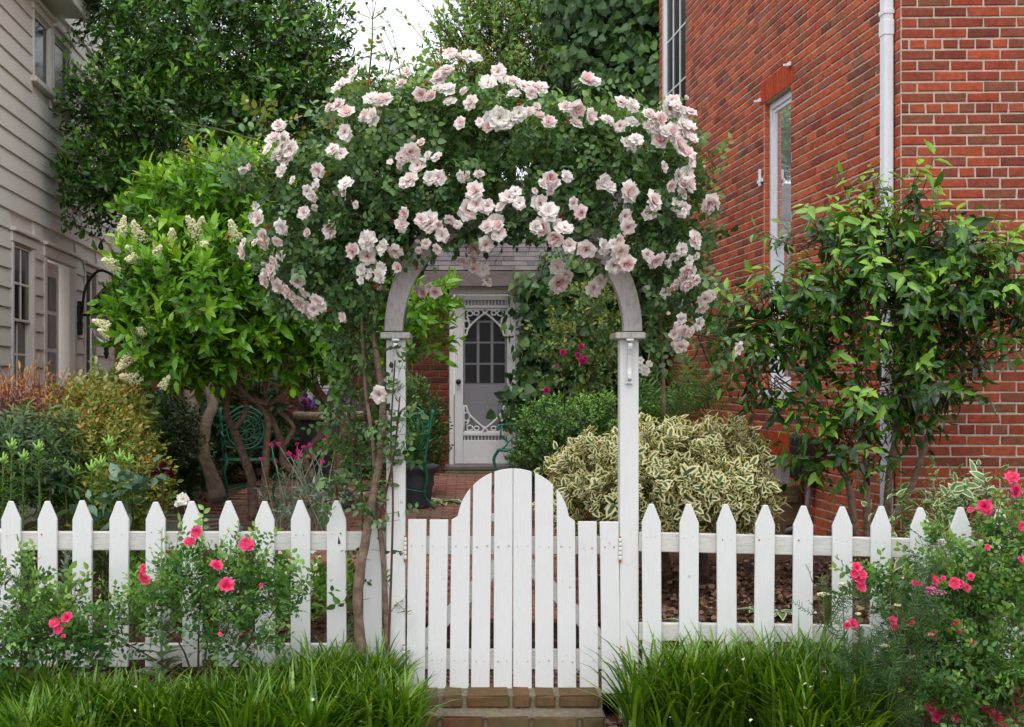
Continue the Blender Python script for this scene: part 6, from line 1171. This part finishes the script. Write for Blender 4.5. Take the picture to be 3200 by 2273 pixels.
# yarrow
L_YAR = leaf_mat('yarrow_leaf', [(44, 78, 44), (64, 102, 58), (88, 126, 76)], .55, .25)
ya = empty('yarrow', at(2720, 2250, 5.8), 'ferny yarrow with flat pink and cream flower heads before the right fence', 'yarrow')
plant(ya, [(2700, 2080, 110, 130, 5.75, .15), (2820, 1960, 100, 120, 5.75, .15), (2740, 2200, 120, 70, 5.7, .15), (2580, 1930, 50, 70, 5.85, .1), (2880, 1830, 60, 60, 5.8, .1), (2820, 2110, 90, 100, 5.7, .12)], 250, 22, .030, [leaf_tmpl(.16, .2, .3, 'lance'), leaf_tmpl(.2, .2, -.2, 'lance')], L_YAR, 120, sprig=4.5, up=.9, spread=(70, 50), pattern='flat', growth=.3, shell=(.2, 1.05), rough=.25, start=.05)
M_PINKH = flat('pink_floret', (222, 110, 170), .7, .2, .2, 120); M_CREAMH = flat('cream_head', (206, 204, 160), .8, .2, .2, 120)
def umbel(px, py, w, Y, m_):
    p = at(px, py, Y); R_ = w * .4926 / F * Y / 2; ico = np.array([(1, 0, 0), (-1, 0, 0), (0, 1, 0), (0, -1, 0), (0, 0, .8), (0, 0, -.8)], float); Ti = np.array([(0, 2, 4), (2, 1, 4), (1, 3, 4), (3, 0, 4), (2, 0, 5), (1, 2, 5), (3, 1, 5), (0, 3, 5)]); n = 90; a = rng.uniform(0, 6.28, n); rr = R_ * np.sqrt(rng.uniform(0, 1, n)); P = np.stack([p.x + rr * np.cos(a), p.y + rr * np.sin(a), p.z - rr ** 2 * 5 + rng.normal(0, .002, n)], 1)
    o0 = np.array(origin_of(ya)); V = (ico[None] * .0042 + P[:, None]).reshape(-1, 3); T = (Ti[None] + (np.arange(n) * 6)[:, None, None]).reshape(-1, 3); o = bpy.data.objects.new('flower_head', tri_mesh('flower_head', V - o0, T, mats=[m_], smooth=False)); COL.objects.link(o); o.parent = ya
    t = MB(); b0 = Vector((p.x + random.uniform(-.06, .06), Y + .05, float(gz(p.x, Y)))); t.tube([b0, (b0 + p) / 2 + Vector((.01, 0, .02)), p - Vector((0, 0, .01))], [.004, .003, .0025], 5); t.build('stem', M_TWIG, ya)
for x, y, w in ((1670, 755, 140), (1640, 740, 60)): umbel(2100 + x * .4926, 1473 + y * .4926, w, 5.72, M_PINKH)
for x, y, w in ((1350, 1105, 66), (1375, 1135, 50), (1535, 1175, 76), (960, 775, 80), (1080, 712, 40), (1300, 1185, 30), (1180, 905, 30), (1650, 1035, 60), (1430, 850, 40)): umbel(2100 + x * .4926, 1473 + y * .4926, w, 5.74, M_CREAMH)

# ------------------------------------------------------------------ liriope clumps along the front
L_GR = leaf_mat('grass_blade', [(48, 82, 16), (74, 114, 24), (108, 148, 38), (164, 192, 84)], .32, .32, old=(170, 160, 80))
def clump(px, py, Y, spread, label, n=26, per=36, L=.30, grp='long grass clumps along the front bed'):
    c = at(px, py, Y); C = []
    for k in range(n):
        a = random.uniform(0, 6.28); r_ = spread * math.sqrt(random.random()); x, y = c.x + r_ * math.cos(a), Y + r_ * .55 * math.sin(a); C.append((x, y, float(gz(x, y)) - .01 + .05 * max(0, 1 - r_ / spread)))
    o = blades('grass_clump', C, per, L * 1.22, .0165, L_GR, (.05, .7), None, 6, curl=1.5, jitter=.02); tag(o, label, 'grass', grp); return o
for px, Y, sp, lab in ((60, 5.95, .24, 'long grass clump at the far left under the rose bush'), (270, 5.85, .22, 'long grass clump with a pink fallen bloom left of the bare stems'), (470, 5.8, .22, 'long grass clump below the five bloom rose bush'), (690, 5.85, .24, 'broad grass clump with white petals before the left fence'), (900, 5.95, .22, 'grass clump standing before the last left pickets'), (1090, 6.0, .22, 'grass clump at the foot of the left arbor post'), (1010, 6.2, .16, 'dark taller grass tuft against the left fence end'), (1190, 5.85, .16, 'grass clump spilling toward the brick step'), (1170, 6.18, .10, 'small grass tuft beside the left arbor post'),
                       (2090, 6.0, .20, 'grass clump spilling over the foot of the right arbor post'), (2260, 6.05, .24, 'tall grass clump before the first right pickets'), (2450, 5.95, .24, 'grass clump with scattered white petals before the right fence'), (2600, 5.75, .2, 'grass clump next to the ferny yarrow'), (2520, 6.1, .18, 'grass clump behind the yarrow at the pickets'), (160, 5.6, .22, 'low grass clump at the bottom left edge'), (860, 5.65, .22, 'front grass clump flecked with petals left of the step')):
    clump(px, 2200, Y, sp, lab, 34, 18, (.28 if px < 850 else .31) if 1000 > px else (.37 if px > 2050 else .28))
# straw and petals on the ground
m_ = flat('dry_straw', (170, 142, 112), .9, .1, .3, 40)
Q = []
for k in range(500): x = random.uniform(.75, 2.4); y = random.uniform(5.5, 6.0); Q.append((x, y, float(gz(x, y)) + .008))
blades('dry_straw', Q, 2, .09, .003, m_, (1.2, 1.7), None, 3, kind='stuff')
def flakes(name, pts, size, m_, label, tilt=.6):
    n = len(pts); P = np.array(pts); D = rng.normal(0, 1, (n, 3)) * np.array([1, 1, tilt * .4]); Nn = np.array([0, 0, 1.0]) + rng.normal(0, tilt, (n, 3)); Ms = np.zeros((n, 4, 4)); Ms[:, 3, 3] = 1; Ms[:, :3, :3] = frames(D, Nn) * (size * rng.uniform(.6, 1.2, n))[:, None, None]; Ms[:, :3, 3] = P
    V, T, a, e = apply_leaves(Ms, rng.uniform(0, 1, n), leaf_tmpl(.8, .25, .3, 'round')); o = link(name, tri_mesh(name, V, T, {'tint': a, 'edge': e}, mats=[m_])); o['kind'] = 'stuff'; o['label'] = label
pts = []
for k in range(34): px = random.uniform(100, 1250); Y = random.uniform(5.45, 6.0); x = at(px, 0, Y).x; pts.append((x, Y, float(gz(x, Y)) + random.uniform(.16, .34)))
for k in range(40): px = random.uniform(2050, 2700); Y = random.uniform(5.5, 6.0); x = at(px, 0, Y).x; pts.append((x, Y, float(gz(x, Y)) + random.uniform(.16, .4)))
for k in range(70): x = random.uniform(.85, 1.9); Y = random.uniform(6.55, 7.0); pts.append((x, Y, float(gz(x, Y)) + .02))
for k in range(120): x = random.uniform(GX0, GX1); Y = random.uniform(6.42, 6.8); pts.append((x, Y, .025))
for k in range(60): x = random.uniform(GX0 - .3, GX1); Y = random.uniform(6.95, 11); pts.append((x, Y, max(float(gz(-1, Y)), .2) + .045))
for k in range(30): x = random.uniform(.68, .85); Y = random.uniform(5.9, 6.3); pts.append((x, Y, float(gz(x, Y)) + .02))
flakes('fallen_petals', pts, .019, P_CREAM, 'white rose petals fallen on grass, mulch and brick')
pts = []
for k in range(2600): x = random.uniform(.85, 3.4); Y = random.uniform(6.5, 8.6); pts.append((x, Y, float(gz(x, Y)) + .012))
for k in range(900): x = random.uniform(-2.6, -.4); Y = random.uniform(6.5, 8.2); pts.append((x, Y, float(gz(x, Y)) + .012))
for k in range(300): x = random.uniform(.6, .9); Y = random.uniform(5.9, 6.3); pts.append((x, Y, float(gz(x, Y)) + .012))
flakes('bark_mulch', pts, .045, leaf_mat('bark_chip', [(56, 38, 30), (92, 64, 50), (128, 94, 74), (150, 118, 98)], .9, 0), 'chips of brown bark mulch on the garden beds')
